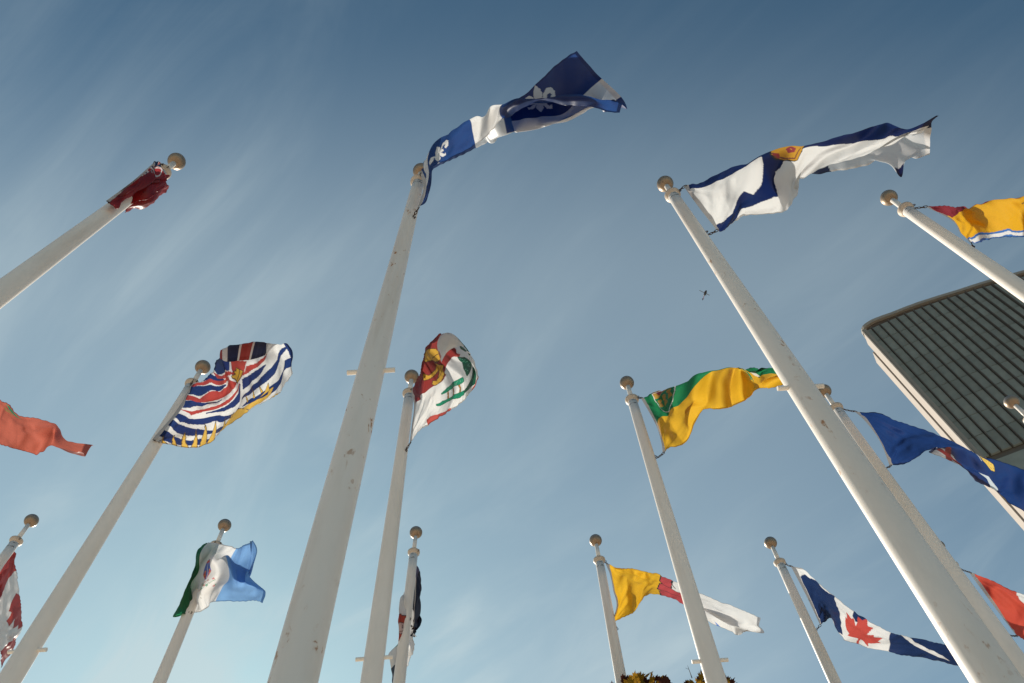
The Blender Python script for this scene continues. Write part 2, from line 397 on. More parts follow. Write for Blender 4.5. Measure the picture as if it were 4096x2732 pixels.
for k, (bx_, by_) in BALL.items():
    P = at(bx_, by_, 11.)
    lx = ly = 0.
    if k in LOW:      # small real lean so the axis also runs through the low measured point
        qx_, qy_ = LOW[k]; r = ray(qx_, qy_)
        # nearest point of the vertical axis to that sight line: choose height, then horizontal offset perpendicular
        best = None
        for h in np.linspace(0, 10.5, 2101):
            X = CAM + r*(h/r[2]); dd = np.hypot(X[0]-P[0], X[1]-P[1])
            if best is None or dd < best[0]: best = (dd, h, X)
        dd, h, X = best
        lx = (P[0]-X[0])/(11-h); ly = (P[1]-X[1])/(11-h)
    base = Vector((P[0]-lx*(11+CAMZ), P[1]-ly*(11+CAMZ), 0))
    root = empty('flagpole', base, PL[k], 'flagpole', 'flagpoles standing in rows')
    root.rotation_euler = (-math.atan(ly), math.atan(lx), 0)
    if k == 'P': root['label'] = PL[k]
    for nm, me, mt in (('shaft',shaft_me, M_PAINT_RUSTY if k in 'BC' else M_PAINT),('collar',collar_me,M_COLLAR),('neck',neck_me,M_PAINT),
                       ('ball',ball_me,M_BALL),('ball_cap',balltop_me,M_BALLTOP),('ball_seam',seam_me,M_SEAM),('peg',pegl,M_PAINT),('peg',pegr,M_PAINT),('slot',slot_me,M_SEAM)):
        o = bpy.data.objects.new(nm, me); COL.objects.link(o); o.parent = root
        if not me.materials: me.materials.append(None)
        o.material_slots[0].link = 'OBJECT'; o.material_slots[0].material = mt
        if nm in ('peg',): o.rotation_euler = (0,0,math.radians(-3))
        if nm == 'shaft': o.rotation_euler = (0,0,random.uniform(0,6.28) if k not in 'BC' else {'B':1.0,'C':3.6}[k])
        if nm == 'slot': o.rotation_euler = (0,0,random.uniform(-.4,.4))
    POLES[k] = (P, lx, ly, root)
def axis(k, h):
    P, lx, ly, _ = POLES[k]; return np.array([P[0]-lx*(11-h), P[1]-ly*(11-h), h+CAMZ])

# ------------------------------------------------------------------ cloth
FR = {'q':(1550,150,.47835),'ns':(2550,400,.553),'bc':(500,1300,.3508),'pe':(1500,1250,.41447),'yk':(600,2000,.46693),'ll':(0,1550,.754),'nt':(1380,2050,.43478),'sk':(2400,1400,.38281),'ab':(3200,1500,.38259),'nu':(2300,2100,.40302),'to':(3000,2100,.40304),'ca':(3696,2100,.40323),'nb':(3400,700,.38263),'on':(0,500,.5102)}
def catmull(xs, Y, xq):
    xs = np.asarray(xs, float); Y = np.asarray(Y, float); n = len(xs)
    d = np.diff(Y, axis=0)/np.diff(xs)[:,None] if Y.ndim == 2 else np.diff(Y, axis=0)/np.diff(xs)[:,None,None]
    m_ = np.zeros_like(Y); hh = np.diff(xs)
    m_[0] = d[0]; m_[-1] = d[-1]
    for i in range(1, n-1): m_[i] = (d[i-1]*hh[i]+d[i]*hh[i-1])/(hh[i]+hh[i-1])
    i = np.clip(np.searchsorted(xs, xq, side='right')-1, 0, n-2); h = hh[i]; t = (xq-xs[i])/h
    sh = (-1,)+(1,)*(Y.ndim-1); h = h.reshape(sh); t = t.reshape(sh)
    return ((2*t**3-3*t**2+1)*Y[i]+(t**3-2*t**2+t)*h*m_[i]+(-2*t**3+3*t**2)*Y[i+1]+(t**3-t**2)*h*m_[i+1])
def vnoise(x, y, seed):
    r = np.random.default_rng(seed).standard_normal((64,64))
    xi = np.floor(x).astype(int); yi = np.floor(y).astype(int); fx = x-xi; fy = y-yi
    fx = fx*fx*(3-2*fx); fy = fy*fy*(3-2*fy); g_ = lambda a_, b_: r[a_%64, b_%64]
    return (g_(xi,yi)*(1-fx)+g_(xi+1,yi)*fx)*(1-fy)+(g_(xi,yi+1)*(1-fx)+g_(xi+1,yi+1)*fx)*fy

def cloth_mat():
    m_, t, p, o = mat('flag_cloth'); T = t.links.new
    t.nodes.remove(p)
    at_ = nn(t,'ShaderNodeAttribute', attribute_name='dye'); hm = nn(t,'ShaderNodeAttribute', attribute_name='layers')
    # fine weave relief
    uv = nn(t,'ShaderNodeAttribute', attribute_name='weave'); 
    no = nn(t,'ShaderNodeTexNoise'); no.inputs['Scale'].default_value = 9; no.inputs['Detail'].default_value = 6; T(uv.outputs['Vector'], no.inputs['Vector'])
    b = nn(t,'ShaderNodeBump'); b.inputs['Strength'].default_value = .35; b.inputs['Distance'].default_value = .012; T(no.outputs[0], b.inputs['Height'])
    df = nn(t,'ShaderNodeBsdfDiffuse'); tr = nn(t,'ShaderNodeBsdfTranslucent'); gl = nn(t,'ShaderNodeBsdfGlossy'); gl.inputs['Roughness'].default_value = .42
    dk = nn(t,'ShaderNodeMixRGB'); dk.blend_type='MULTIPLY'; dk.inputs[0].default_value=1; dk.inputs[2].default_value=(.68,.68,.70,1); T(at_.outputs['Color'], dk.inputs[1]); T(dk.outputs[0], df.inputs[0]); T(b.outputs[0], df.inputs['Normal']); T(b.outputs[0], tr.inputs['Normal']); T(b.outputs[0], gl.inputs['Normal'])
    # transmitted colour: light passes the dye, a bit paler than the surface colour
    gm = nn(t,'ShaderNodeGamma'); gm.inputs['Gamma'].default_value = .70; T(at_.outputs['Color'], gm.inputs[0]); T(gm.outputs[0], tr.inputs[0])
    mx1 = nn(t,'ShaderNodeMixShader'); mp = nn(t,'ShaderNodeMapRange'); mp.inputs[3].default_value = .43; mp.inputs[4].default_value = .08
    T(hm.outputs['Fac'], mp.inputs[0]); T(mp.outputs[0], mx1.inputs[0]); T(df.outputs[0], mx1.inputs[1]); T(tr.outputs[0], mx1.inputs[2])
    mx2 = nn(t,'ShaderNodeMixShader'); fr = nn(t,'ShaderNodeLayerWeight'); fr.inputs[0].default_value = .35; fm = nn(t,'ShaderNodeMapRange'); fm.inputs[3].default_value = .02; fm.inputs[4].default_value = .11
    T(fr.outputs['Facing'], fm.inputs[0]); T(fm.outputs[0], mx2.inputs[0]); T(mx1.outputs[0], mx2.inputs[1]); T(gl.outputs[0], mx2.inputs[2]); T(mx2.outputs[0], o.inputs[0])
    return m_
M_CLOTH = cloth_mat()
M_CANVAS = M_CLOTH

FLY, HOIST = 3.0, 1.5
def in_poly(S, T_, poly):
    x, y = S, T_; inside = np.zeros(S.shape, bool); n = len(poly); j = n-1
    for i in range(n):
        xi, yi = poly[i]; xj, yj = poly[j]
        if yi != yj:
            c = ((yi > y) != (yj > y)) & (x < (xj-xi)*(y-yi)/(yj-yi)+xi); inside ^= c
        j = i
    return inside
def dist_line(S, T_, pts_):
    best = np.full(S.shape, 9.)
    X = S*FLY; Y = T_*HOIST
    for (a_, b_), (c_, d_) in zip(pts_[:-1], pts_[1:]):
        ax, ay, bx2, by2 = a_*FLY, b_*HOIST, c_*FLY, d_*HOIST; ux, uy = bx2-ax, by2-ay; L2 = ux*ux+uy*uy+1e-12
        k = np.clip(((X-ax)*ux+(Y-ay)*uy)/L2, 0, 1); best = np.minimum(best, np.hypot(X-ax-k*ux, Y-ay-k*uy))
    return best
class Dye:
    def __init__(s_, S, T_, base): s_.S, s_.T = S, T_; s_.C = np.zeros(S.shape+(3,)); s_.C[:] = base
    def m(s_, mask, c): s_.C[mask] = c
    def rect(s_, a, b, c, d, col): s_.m((s_.S>=a)&(s_.S<=c)&(s_.T>=b)&(s_.T<=d), col)
    def poly(s_, p, col): s_.m(in_poly(s_.S, s_.T, p), col)
    def line(s_, p, w_, col): s_.m(dist_line(s_.S, s_.T, p) < w_/2, col)
    def disc(s_, cx, cy, r, col, ry=None): s_.m(((s_.S-cx)*FLY/r)**2+((s_.T-cy)*HOIST/(ry or r))**2 < 1, col)
    def opoly(s_, p, col, w_=.016, oc=(.01,.01,.01)):
        s_.line(list(p)+[p[0]], w_, oc); s_.poly(p, col); s_.line(list(p)+[p[0]], w_*.8, oc)
def xf(poly, cx, cy, sz, rot=0., mir=1):
    c, s = math.cos(rot), math.sin(rot)
    return [(cx+(x*mir*c-y*s)*sz/FLY, cy+(x*mir*s+y*c)*sz/HOIST) for x, y in poly]
WHITE=(.76,.76,.76); BLUE=(.008,.03,.18); NAVY=(.012,.022,.12); RED=(.34,.022,.018); DRED=(.36,.02,.03); GOLD=(.80,.42,.02); YEL=(.74,.38,.01); GREEN=(.005,.16,.05)
BLACK=(.012,.012,.014); LBLUE=(.08,.24,.62); BROWN=(.30,.13,.03); DGREEN=(.004,.09,.03)
MAPLE = [(0,-1.0),(0.17,-0.64),(0.40,-0.74),(0.30,-0.14),(0.57,-0.42),(0.64,-0.27),(0.97,-0.34),(0.86,0.02),(1.0,0.10),(0.50,0.50),(0.56,0.70),(0.05,0.60),(0.06,1.0)]
MAPLE = MAPLE+[(-x,y) for x,y in MAPLE[::-1]]
def fleur(d, cx, cy, sz, col=WHITE, rot=0.):
    P_ = [[(0,-1),(.17,-.68),(.21,-.4),(.11,.0),(-.11,0),(-.21,-.4),(-.17,-.68)],[(-.45,0),(.45,0),(.45,.12),(-.45,.12)],
          [(-.1,.1),(.1,.1),(.17,.4),(0,.68),(-.17,.4)]]
    for mi in (1,-1):
        P_ += [[(mi*a_,b_) for a_,b_ in [(.14,.0),(.24,-.36),(.46,-.6),(.70,-.56),(.84,-.3),(.76,-.02),(.6,.06),(.54,-.06),(.62,-.2),(.54,-.32),(.42,-.26),(.36,-.02)]],
               [(mi*a_,b_) for a_,b_ in [(.1,.12),(.3,.16),(.42,.32),(.54,.26),(.5,.46),(.3,.46),(.18,.3)]]]
    for q in P_: d.poly(xf(q, cx, cy, sz, rot), col)
def union(d, a_, b_, c_, e_, crown=False):
    S, T_ = d.S, d.T; m0 = (S>=a_)&(S<=c_)&(T_>=b_)&(T_<=e_); d.m(m0, (.005,.011,.06)); cx, cy = (a_+c_)/2, (b_+e_)/2
    hh = (e_-b_)*HOIST
    for p_ in ([(a_,b_),(c_,e_)],[(a_,e_),(c_,b_)]):
        dl = dist_line(S, T_, p_); d.m(m0&(dl<hh*.10), WHITE)
    for p_ in ([(a_,b_),(c_,e_)],[(a_,e_),(c_,b_)]):
        dl = dist_line(S, T_, p_); d.m(m0&(dl<hh*.045), RED)
    d.m(m0&((np.abs(T_-cy)*HOIST<hh*.17)|(np.abs(S-cx)*FLY<hh*.17)), WHITE)
    d.m(m0&((np.abs(T_-cy)*HOIST<hh*.105)|(np.abs(S-cx)*FLY<hh*.105)), RED)

# ---- designs (emblem outlines in cloth coordinates)
ART = {'C':{'strip':[(0.0,0.0),(0.11,0.0),(0.195,0.133),(0.295,0.242),(0.375,0.267),(0.425,0.333),(0.425,0.4),(0.305,0.392),(0.19,0.317),(0.105,0.233),(0.025,0.175),(0.0,0.058)],'arm':[(0.42,0.333),(0.455,0.358),(0.5,0.567),(0.505,0.625),(0.465,0.583),(0.49,0.683),(0.485,0.742),(0.455,0.75),(0.415,0.725),(0.37,0.783),(0.325,0.85),(0.285,0.892),(0.245,0.925),(0.205,0.983),(0.175,1.0),(0.085,1.0),(0.035,1.0),(0.01,0.908),(0.06,0.858),(0.125,0.833),(0.17,0.833),(0.225,0.742),(0.295,0.65),(0.34,0.692),(0.38,0.633),(0.41,0.55),(0.425,0.492)],'shield':[(0.455,0.367),(0.515,0.392),(0.595,0.4),(0.585,0.517),(0.565,0.6),(0.555,0.6),(0.5,0.55),(0.47,0.492),(0.46,0.425)],'line':[(0.465,0.408),(0.475,0.483),(0.51,0.542),(0.55,0.567),(0.575,0.442)],'lion':[(0.52,0.425),(0.53,0.408),(0.545,0.433),(0.54,0.475),(0.525,0.475)],'lion2':[(0.47,0.433),(0.48,0.45),(0.48,0.483)],'right':[(0.58,0.425),(0.625,0.392),(0.7,0.367),(0.8,0.358),(0.895,0.442),(0.96,0.533),(0.99,0.575),(1.0,0.575),(0.99,0.642),(0.985,0.7),(0.96,0.783),(0.935,0.65),(0.875,0.583),(0.8,0.5),(0.74,0.483),(0.675,0.475),(0.585,0.467)]},'B':{'up':[[(0.75,0.033),(0.78,0.05),(0.795,0.083),(0.805,0.15),(0.81,0.208),(0.815,0.233),(0.8,0.233),(0.78,0.175),(0.76,0.108)],[(0.815,0.142),(0.835,0.125),(0.86,0.15),(0.87,0.192),(0.865,0.217),(0.85,0.233),(0.85,0.208),(0.84,0.183),(0.825,0.192),(0.83,0.233),(0.815,0.233),(0.81,0.192)],[(0.745,0.183),(0.76,0.158),(0.78,0.183),(0.795,0.217),(0.805,0.242),(0.78,0.225),(0.76,0.2)],[(0.845,0.217),(0.855,0.25),(0.8,0.258),(0.79,0.242)],[(0.81,0.233),(0.855,0.275),(0.84,0.292),(0.81,0.267)],[(0.815,0.267),(0.845,0.333),(0.825,0.35),(0.815,0.292)]],'lo':[[(0.195,0.6),(0.2,0.675),(0.2,0.825),(0.18,0.867),(0.16,0.667),(0.165,0.583),(0.18,0.55)],[(0.2,0.8),(0.205,0.717),(0.225,0.725),(0.245,0.792),(0.245,0.85),(0.24,0.883),(0.23,0.817),(0.22,0.825),(0.215,0.875),(0.225,0.908),(0.225,0.933),(0.17,0.9),(0.14,0.775),(0.16,0.825),(0.185,0.858)],[(0.15,0.558),(0.165,0.783),(0.17,0.85),(0.135,0.633),(0.12,0.533),(0.14,0.558)]]},'E':{'r':[[(0.025,0.017),(0.15,0.025),(0.27,0.075),(0.355,0.158),(0.445,0.217),(0.425,0.225),(0.35,0.183),(0.25,0.1),(0.14,0.075),(0.06,0.058)],[(0.02,0.183),(0.12,0.233),(0.21,0.217),(0.305,0.225),(0.39,0.25),(0.44,0.225),(0.475,0.3),(0.445,0.317),(0.375,0.35),(0.3,0.325),(0.21,0.317),(0.13,0.325),(0.025,0.258)],[(0.015,0.417),(0.115,0.483),(0.19,0.467),(0.295,0.45),(0.375,0.433),(0.47,0.367),(0.5,0.342),(0.47,0.4),(0.39,0.475),(0.305,0.5),(0.205,0.5),(0.125,0.525)],[(0.505,0.15),(0.625,0.175),(0.55,0.283),(0.5,0.317),(0.475,0.25),(0.48,0.192)],[(0.61,0.217),(0.805,0.175),(0.72,0.242),(0.55,0.292)],[(0.31,0.017),(0.355,0.108),(0.46,0.2),(0.48,0.225),(0.39,0.175),(0.325,0.092)]],'b':[[(0.005,0.017),(0.095,0.083),(0.21,0.125),(0.305,0.167),(0.365,0.217),(0.32,0.208),(0.24,0.2),(0.15,0.2),(0.025,0.15)],[(0.03,0.283),(0.11,0.325),(0.18,0.342),(0.32,0.375),(0.265,0.375),(0.185,0.383),(0.115,0.392),(0.085,0.408),(0.02,0.375)],[(0.23,0.533),(0.32,0.525),(0.39,0.508),(0.455,0.467),(0.5,0.367),(0.455,0.55),(0.42,0.567),(0.345,0.55)],[(0.02,0.567),(0.03,0.517),(0.135,0.6),(0.2,0.608),(0.325,0.608),(0.44,0.708),(0.475,0.758),(0.49,0.85),(0.425,0.783),(0.31,0.658),(0.205,0.675),(0.155,0.692),(0.095,0.667)],[(0.0,0.708),(0.015,0.633),(0.1,0.725),(0.155,0.75),(0.21,0.742),(0.365,0.842),(0.42,0.917),(0.4,0.958),(0.31,0.833),(0.225,0.8),(0.165,0.825),(0.125,0.825),(0.065,0.758)],[(0.0,0.925),(0.0,0.825),(0.055,0.842),(0.125,0.892),(0.175,0.9),(0.24,0.875),(0.36,1.0),(0.325,0.975),(0.25,0.95),(0.185,0.958),(0.13,0.975),(0.06,0.925)],[(0.75,0.292),(0.53,0.333),(0.52,0.442),(0.61,0.392),(0.685,0.367)],[(0.94,0.167),(0.98,0.133),(0.865,0.392),(0.775,0.492),(0.695,0.525),(0.59,0.533),(0.49,0.642),(0.485,0.575),(0.585,0.483),(0.675,0.433),(0.77,0.392),(0.86,0.35)],[(0.995,0.317),(0.925,0.442),(0.905,0.608),(0.815,0.65),(0.7,0.658),(0.615,0.7),(0.535,0.742),(0.505,0.808),(0.535,0.8),(0.63,0.825),(0.73,0.817),(0.85,0.742),(0.945,0.583),(0.995,0.542)],[(0.44,0.075),(0.48,0.142),(0.46,0.183),(0.34,0.058),(0.33,0.0),(0.395,0.0)],[(0.15,0.008),(0.275,0.008),(0.325,0.092),(0.36,0.158),(0.27,0.067)]],'y':[[(0.13,1.0),(0.12,0.867),(0.16,1.0)],[(0.175,1.0),(0.165,0.883),(0.155,0.808),(0.175,0.85),(0.18,0.908),(0.205,0.983)],[(0.215,0.992),(0.21,0.833),(0.2,0.75),(0.225,0.867),(0.245,0.983)],[(0.255,0.983),(0.245,0.817),(0.25,0.742),(0.235,0.675),(0.255,0.725),(0.28,0.892),(0.295,0.975)],[(0.3,0.983),(0.305,0.842),(0.305,0.675),(0.335,0.867),(0.345,1.0)],[(0.05,0.917),(0.085,0.958),(0.12,1.0),(0.075,0.975)],[(0.37,1.0),(0.385,0.933),(0.41,0.833),(0.445,0.742),(0.505,0.842),(0.555,0.992),(0.495,1.0),(0.44,1.0)],[(0.5,0.85),(0.615,0.775),(0.7,0.775),(0.715,0.683),(0.755,0.692),(0.725,0.833),(0.65,0.942),(0.555,0.967)],[(0.69,0.992),(0.77,0.942),(0.87,0.992),(0.77,1.0)],[(0.59,0.725),(0.595,0.475),(0.605,0.708)],[(0.655,0.667),(0.655,0.525),(0.67,0.658)],[(0.53,0.775),(0.525,0.55),(0.54,0.75)],[(0.615,0.775),(0.685,0.675),(0.72,0.558),(0.72,0.7),(0.655,0.733)],[(0.395,0.967),(0.395,0.9),(0.37,0.675),(0.405,0.875)],[(0.43,0.808),(0.425,0.658),(0.445,0.817)]],'crown':[(0.465,0.225),(0.49,0.242),(0.485,0.217),(0.505,0.225),(0.52,0.208),(0.535,0.225),(0.565,0.25),(0.52,0.3),(0.48,0.317),(0.475,0.267),(0.46,0.233)],'cl':[(0.54,0.233),(0.5,0.283),(0.475,0.292)]},'F':{'lion':[[(0.395,0.025),(0.545,0.008),(0.63,0.042),(0.7,0.125),(0.705,0.208),(0.65,0.258),(0.58,0.225),(0.555,0.158),(0.485,0.1),(0.415,0.058)],[(0.54,0.158),(0.575,0.258),(0.605,0.317),(0.495,0.333),(0.37,0.35),(0.31,0.358),(0.29,0.308),(0.325,0.267),(0.355,0.3),(0.465,0.267),(0.545,0.217)],[(0.545,0.217),(0.49,0.258),(0.375,0.233),(0.28,0.208),(0.22,0.167),(0.235,0.083),(0.29,0.1),(0.33,0.175),(0.425,0.208)]],'ln':[[(0.59,0.217),(0.485,0.183)],[(0.685,0.2),(0.575,0.142)],[(0.575,0.292),(0.385,0.292)],[(0.59,0.05),(0.57,0.1)],[(0.275,0.125),(0.27,0.192)],[(0.435,0.2),(0.425,0.258)]],'dk':[[(0.795,0.4),(0.81,0.5),(0.785,0.667),(0.745,0.683),(0.665,0.675),(0.695,0.583),(0.75,0.517)],[(0.915,0.525),(0.935,0.6),(0.94,0.725),(0.975,0.992),(0.86,0.542),(0.86,0.45)],[(0.765,0.725),(0.79,0.883),(0.75,0.942),(0.65,0.9),(0.595,0.858),(0.555,0.85),(0.62,0.842),(0.695,0.808)]],'g':[[(0.315,0.708),(0.37,0.675),(0.48,0.775),(0.58,0.825),(0.6,0.892),(0.535,0.858),(0.42,0.75)],[(0.365,0.533),(0.415,0.492),(0.5,0.558),(0.62,0.642),(0.61,0.683),(0.535,0.65),(0.45,0.575)]],'tr':[[(0.43,0.558),(0.42,0.742)],[(0.485,0.625),(0.48,0.783)],[(0.54,0.658),(0.545,0.817)]],'red':[[(0.21,0.875),(0.49,0.958),(0.495,1.0),(0.245,1.0)],[(0.86,1.0),(0.805,1.0),(0.7,0.992),(0.755,0.958)],[(0.77,0.35),(0.82,0.358),(0.83,0.433),(0.81,0.417)]]}}
def d_quebec(d):
    d.m(d.T<2, (.005,.024,.14)); d.rect(.41,0,.575,1,WHITE); d.rect(0,.34,.16,.56,WHITE); d.rect(.56,.40,1,.585,WHITE)
    fleur(d,.205,.80,.27); fleur(d,.735,.195,.30,rot=.3); fleur(d,.2,.2,.23)
def d_ns(d):
    B_=(.0013,.0045,.042); Q=ART['C']; d.m(d.T<2, WHITE)
    ext = lambda p, n: [(x, y-.08 if i < n else y) for i, (x, y) in enumerate(p)]
    d.poly([(.5,.2),(.56,.1),(.60,-.1),(.70,-.1),(.68,.12),(.62,.22),(.7,.28),(.8,.28),(.8,.36),(.6,.42)], B_)
    d.poly([(.88,-.1),(.92,-.1),(.915,.06),(.89,.04)], B_)
    d.poly(ext(Q['strip'],6), B_); d.poly(ext(Q['arm'],2), B_); d.poly(ext(Q['right'],7), B_); d.poly([(.955,.44),(1.01,.42),(1.01,.72),(.96,.70)], B_)
    sh = ext(Q['shield'],3); d.opoly(sh, (.50,.21,.01), .018); d.line(Q['line'], .022, (.12,.03,.015))
    d.line(Q['lion']+Q['lion'][:1], .05, (.20,.015,.02)); d.line(Q['lion2'], .035, (.20,.015,.02))
def d_bc(d):
    S, T_ = d.S, d.T; Q = ART['E']; d.m(T_<2, WHITE); N_=(.004,.012,.085); O_=(.05,.03,.015)
    for p in Q['b']: d.poly(p, N_); d.line(list(p)+[p[0]], .030, N_)
    d.line([(.985,.10),(.995,.30)], .10, N_); d.line([(.97,.99),(1.,.80)], .05, (.45,.43,.40))
    for p in Q['r']: d.poly(p, RED); d.line(list(p)+[p[0]], .012, RED)
    d.m((T_>.085)&(T_<.12)&(S>.5)&(S<.8), RED)
    fl = T_ < .085
    for a_, b_, c_ in ((.40,.44,(.005,.011,.06)),(.44,.475,RED),(.475,.515,WHITE),(.515,.60,(.005,.011,.06)),(.60,.614,WHITE),(.614,.70,RED),(.70,.715,WHITE),(.715,.85,(.005,.011,.06)),(.85,.875,WHITE),(.875,.93,RED)):
        d.m(fl&(S>=a_)&(S<b_), c_)
    Y_=(.74,.40,.045)
    for p in Q['y']: d.opoly([(x, y+.02 if y > .97 else y) for x, y in p], Y_, .012, O_)
    d.opoly(Q['crown'], (.60,.30,.02), .016, O_); d.line(Q['cl'], .016, O_)
def d_pei(d):
    Q = ART['F']; d.m(d.T<2, WHITE); d.rect(0,0,.84,.36,(.19,.013,.012)); O_=(.05,.02,.01)
    d.poly([(.83,0),(.90,0),(.885,.10),(.86,.20),(.83,.22)],(.19,.013,.012))
    d.poly([(.885,.30),(.91,.20),(.93,.28),(.92,.40),(.89,.42)],(.50,.15,.12)); d.poly([(.95,.05),(.985,.03),(.99,.22),(.965,.2)],(.50,.15,.12))
    for p in Q['lion']: d.opoly(p, (.56,.27,.02), .018, O_)
    for p in Q['ln']: d.line(p, .014, O_)
    g1=(.005,.17,.08); g2=(.003,.05,.025)
    for p in Q['dk']: d.opoly(p, g2, .05, g2)
    for p in Q['tr']: d.line(p, .05, O_); d.line(p, .034, BROWN)
    for p in Q['g']: d.line(list(p)+[p[0]], .05, g2); d.poly(p, g1); d.line(list(p)+[p[0]], .03, g1)
    r_ = np.random.default_rng(3)
    for p in Q['dk'][:2]+Q['g'][1:]:
        xs = [q[0] for q in p]; ys = [q[1] for q in p]
        for k in range(60):
            x = r_.uniform(min(xs),max(xs)); y = r_.uniform(min(ys),max(ys))
            if in_poly(np.array([x]),np.array([y]),p)[0]: d.disc(x,y,.011,(.10,.36,.24) if k%2 else g2)
    for p in Q['red']: d.poly(p, (.42,.04,.03))
def d_sask(d):
    d.m(d.T<2, YEL); d.rect(0,0,1,.5,(.004,.13,.035)); d.rect(0,.5,1,1,(.74,.36,.008))
    sh=[(.115,.02),(.285,.02),(.285,.30),(.262,.40),(.2,.49),(.138,.40),(.115,.30)]
    d.poly(sh,(.004,.12,.035)); 
    d.poly([(.118,.0),(.282,.0),(.282,.135),(.118,.135)],(.42,.2,.02)); d.poly([(.15,.02),(.24,.02),(.25,.10),(.2,.12),(.16,.09)],(.22,.02,.03))
    d.line(sh+[sh[0]],.016,(.75,.75,.73))
    for x, y in ((.152,.215),(.2,.235),(.248,.215)):
        d.disc(x,y,.052,(.34,.17,.015),.06); d.poly([(x-.006,y+.02),(x+.006,y+.02),(x+.020,y+.12),(x-.020,y+.12)],(.28,.14,.015)); d.line([(x-.01,y+.055),(x+.01,y+.055)],.014,(.18,.07,.02))
        for k in range(-2,3): d.line([(x+k*.005,y-.025),(x+k*.005,y+.02)],.005,(.25,.12,.02))
    d.line([(.70,.60),(.74,.66),(.76,.8)],.02,(.01,.12,.04)); d.poly([(.74,.40),(.80,.42),(.83,.5),(.78,.52)],(.85,.8,.7))
    d.disc(.82,.52,.03,(.02,.06,.02)); d.line([(.72,.58),(.74,.7),(.745,.78)],.03,GREEN)
def d_alberta(d):
    d.m(d.T<2, (.0022,.012,.09))
    d.opoly([(.43,.74),(.54,.74),(.60,.88),(.60,1.01),(.45,1.01)], (.40,.42,.45), .03,(.02,.02,.04))
    d.poly([(.475,.62),(.505,.62),(.56,1.01),(.52,1.01)], (.17,.012,.012)); d.poly([(.44,.78),(.59,.80),(.60,.88),(.45,.88)], (.17,.012,.012))
    d.opoly([(.60,.0),(.66,-.02),(.72,.02),(.80,.12),(.815,.26),(.78,.30),(.72,.24),(.66,.12)], (.82,.50,.06), .016)
    r_=np.random.default_rng(5)
    for k in range(60):
        x=r_.uniform(.62,.80); y=r_.uniform(.02,.28); 
        if in_poly(np.array([x]),np.array([y]),[(.61,.0),(.72,.02),(.80,.12),(.81,.26),(.78,.28),(.66,.12)])[0]: d.line([(x,y),(x+.006,y+.01)],.012,(.12,.06,.02))
    d.line([(.56,.02),(.62,.04),(.70,.30)],.022,(.75,.78,.7))
    d.poly([(.70,.62),(.76,.52),(.82,.72),(.84,.95),(.80,1.0)],(.55,.65,.72))
def d_nunavut(d):
    d.m(d.T<2, WHITE); d.rect(0,0,.52,1,(.74,.35,.006))
    d.opoly([(.445,.0),(.53,.0),(.535,.40),(.60,.42),(.62,1.0),(.55,1.01),(.54,1.0),(.455,1.0),(.452,.72),(.465,.68),(.44,.62),(.452,.32),(.47,.30),(.445,.22)], (.42,.03,.035), .028)
    d.line([(.45,.62),(.52,.62),(.60,.70)],.022,BLACK); d.line([(.46,.30),(.53,.40)],.022,BLACK); d.line([(.53,0),(.525,.16),(.56,.3)],.024,BLACK)
    d.poly([(.772,.90),(.79,1.0),(.765,1.0)],(.02,.12,.6))
def d_toronto(d):
    B_=(.003,.009,.05); d.m(d.T<2, WHITE)
    d.poly([(.03,.16),(.07,.10),(.26,.03),(.30,0),(.312,.45),(.36,.62),(.365,.9),(.30,1.01),(.035,1.01)], B_)
    d.poly([(.42,.0),(.50,-.01),(.505,.06),(.45,.30),(.42,.16)], B_)
    d.poly([(.665,0),(1,0),(1,1),(.665,1)], B_)
    d.poly([(.73,0),(.78,.0),(.83,.30),(.93,.62),(.955,.86),(.90,.70),(.80,.42)], WHITE); 
    d.poly([(.497+.128*x-.012*y, .50+.53*y+.10*x) for x, y in MAPLE],(.47,.03,.02))
def d_canada(d):
    d.m(d.T<2, WHITE); d.rect(0,0,.25,1,(.46,.03,.015)); d.rect(.75,0,1,1,(.46,.03,.015)); d.poly(xf(MAPLE,.5,.5,.56),(.46,.03,.015))
def d_canada2(d):
    d.m(d.T<2, WHITE); d.rect(0,0,.26,1,RED); d.rect(.8,0,1,1,RED)
    d.poly([(.40,.10),(.44,-.05),(.66,-.05),(.72,.03),(.70,.2),(.66,.16),(.64,.36),(.56,.30),(.60,.5),(.52,.55),(.50,.34),(.46,.42)],RED)
def d_yukon(d):
    d.m(d.T<2, WHITE); d.rect(0,0,.315,1,(.006,.12,.04)); d.rect(.675,0,1,1,(.13,.33,.72))
    sh=[(.455,.30),(.535,.30),(.535,.48),(.495,.60),(.455,.48)]
    d.poly(sh,(.05,.10,.42)); d.poly([(.455,.48),(.475,.42),(.49,.60)],(.5,.06,.04)); d.poly([(.535,.48),(.515,.42),(.497,.60)],(.5,.06,.04))
    d.poly([(.455,.26),(.535,.26),(.535,.31),(.455,.31)],(.55,.06,.05)); d.disc(.495,.27,.03,(.1,.15,.4)); d.line([(.49,.32),(.496,.56)],.014,(.75,.75,.7))
    for x in (.474,.517): d.disc(x,.50,.014,YEL); d.disc(x,.45,.012,YEL)
    r_=np.random.default_rng(2)
    for k in range(16):
        x=r_.uniform(.45,.58); y=r_.uniform(.62,.74); d.disc(x,y,.02,(.55,.15,.16) if k%2 else (.1,.32,.2))
    d.line([(.46,.66),(.5,.74),(.57,.64)],.012,(.1,.3,.18)); d.line([(.5,.74),(.49,.86)],.010,(.4,.4,.35))
def d_ont(d):
    d.m(d.T<2, (.27,.012,.014)); union(d,0,0,.30,.30); d.disc(.30,.12,.16,WHITE); d.disc(.30,.12,.125,(.27,.012,.014)); 
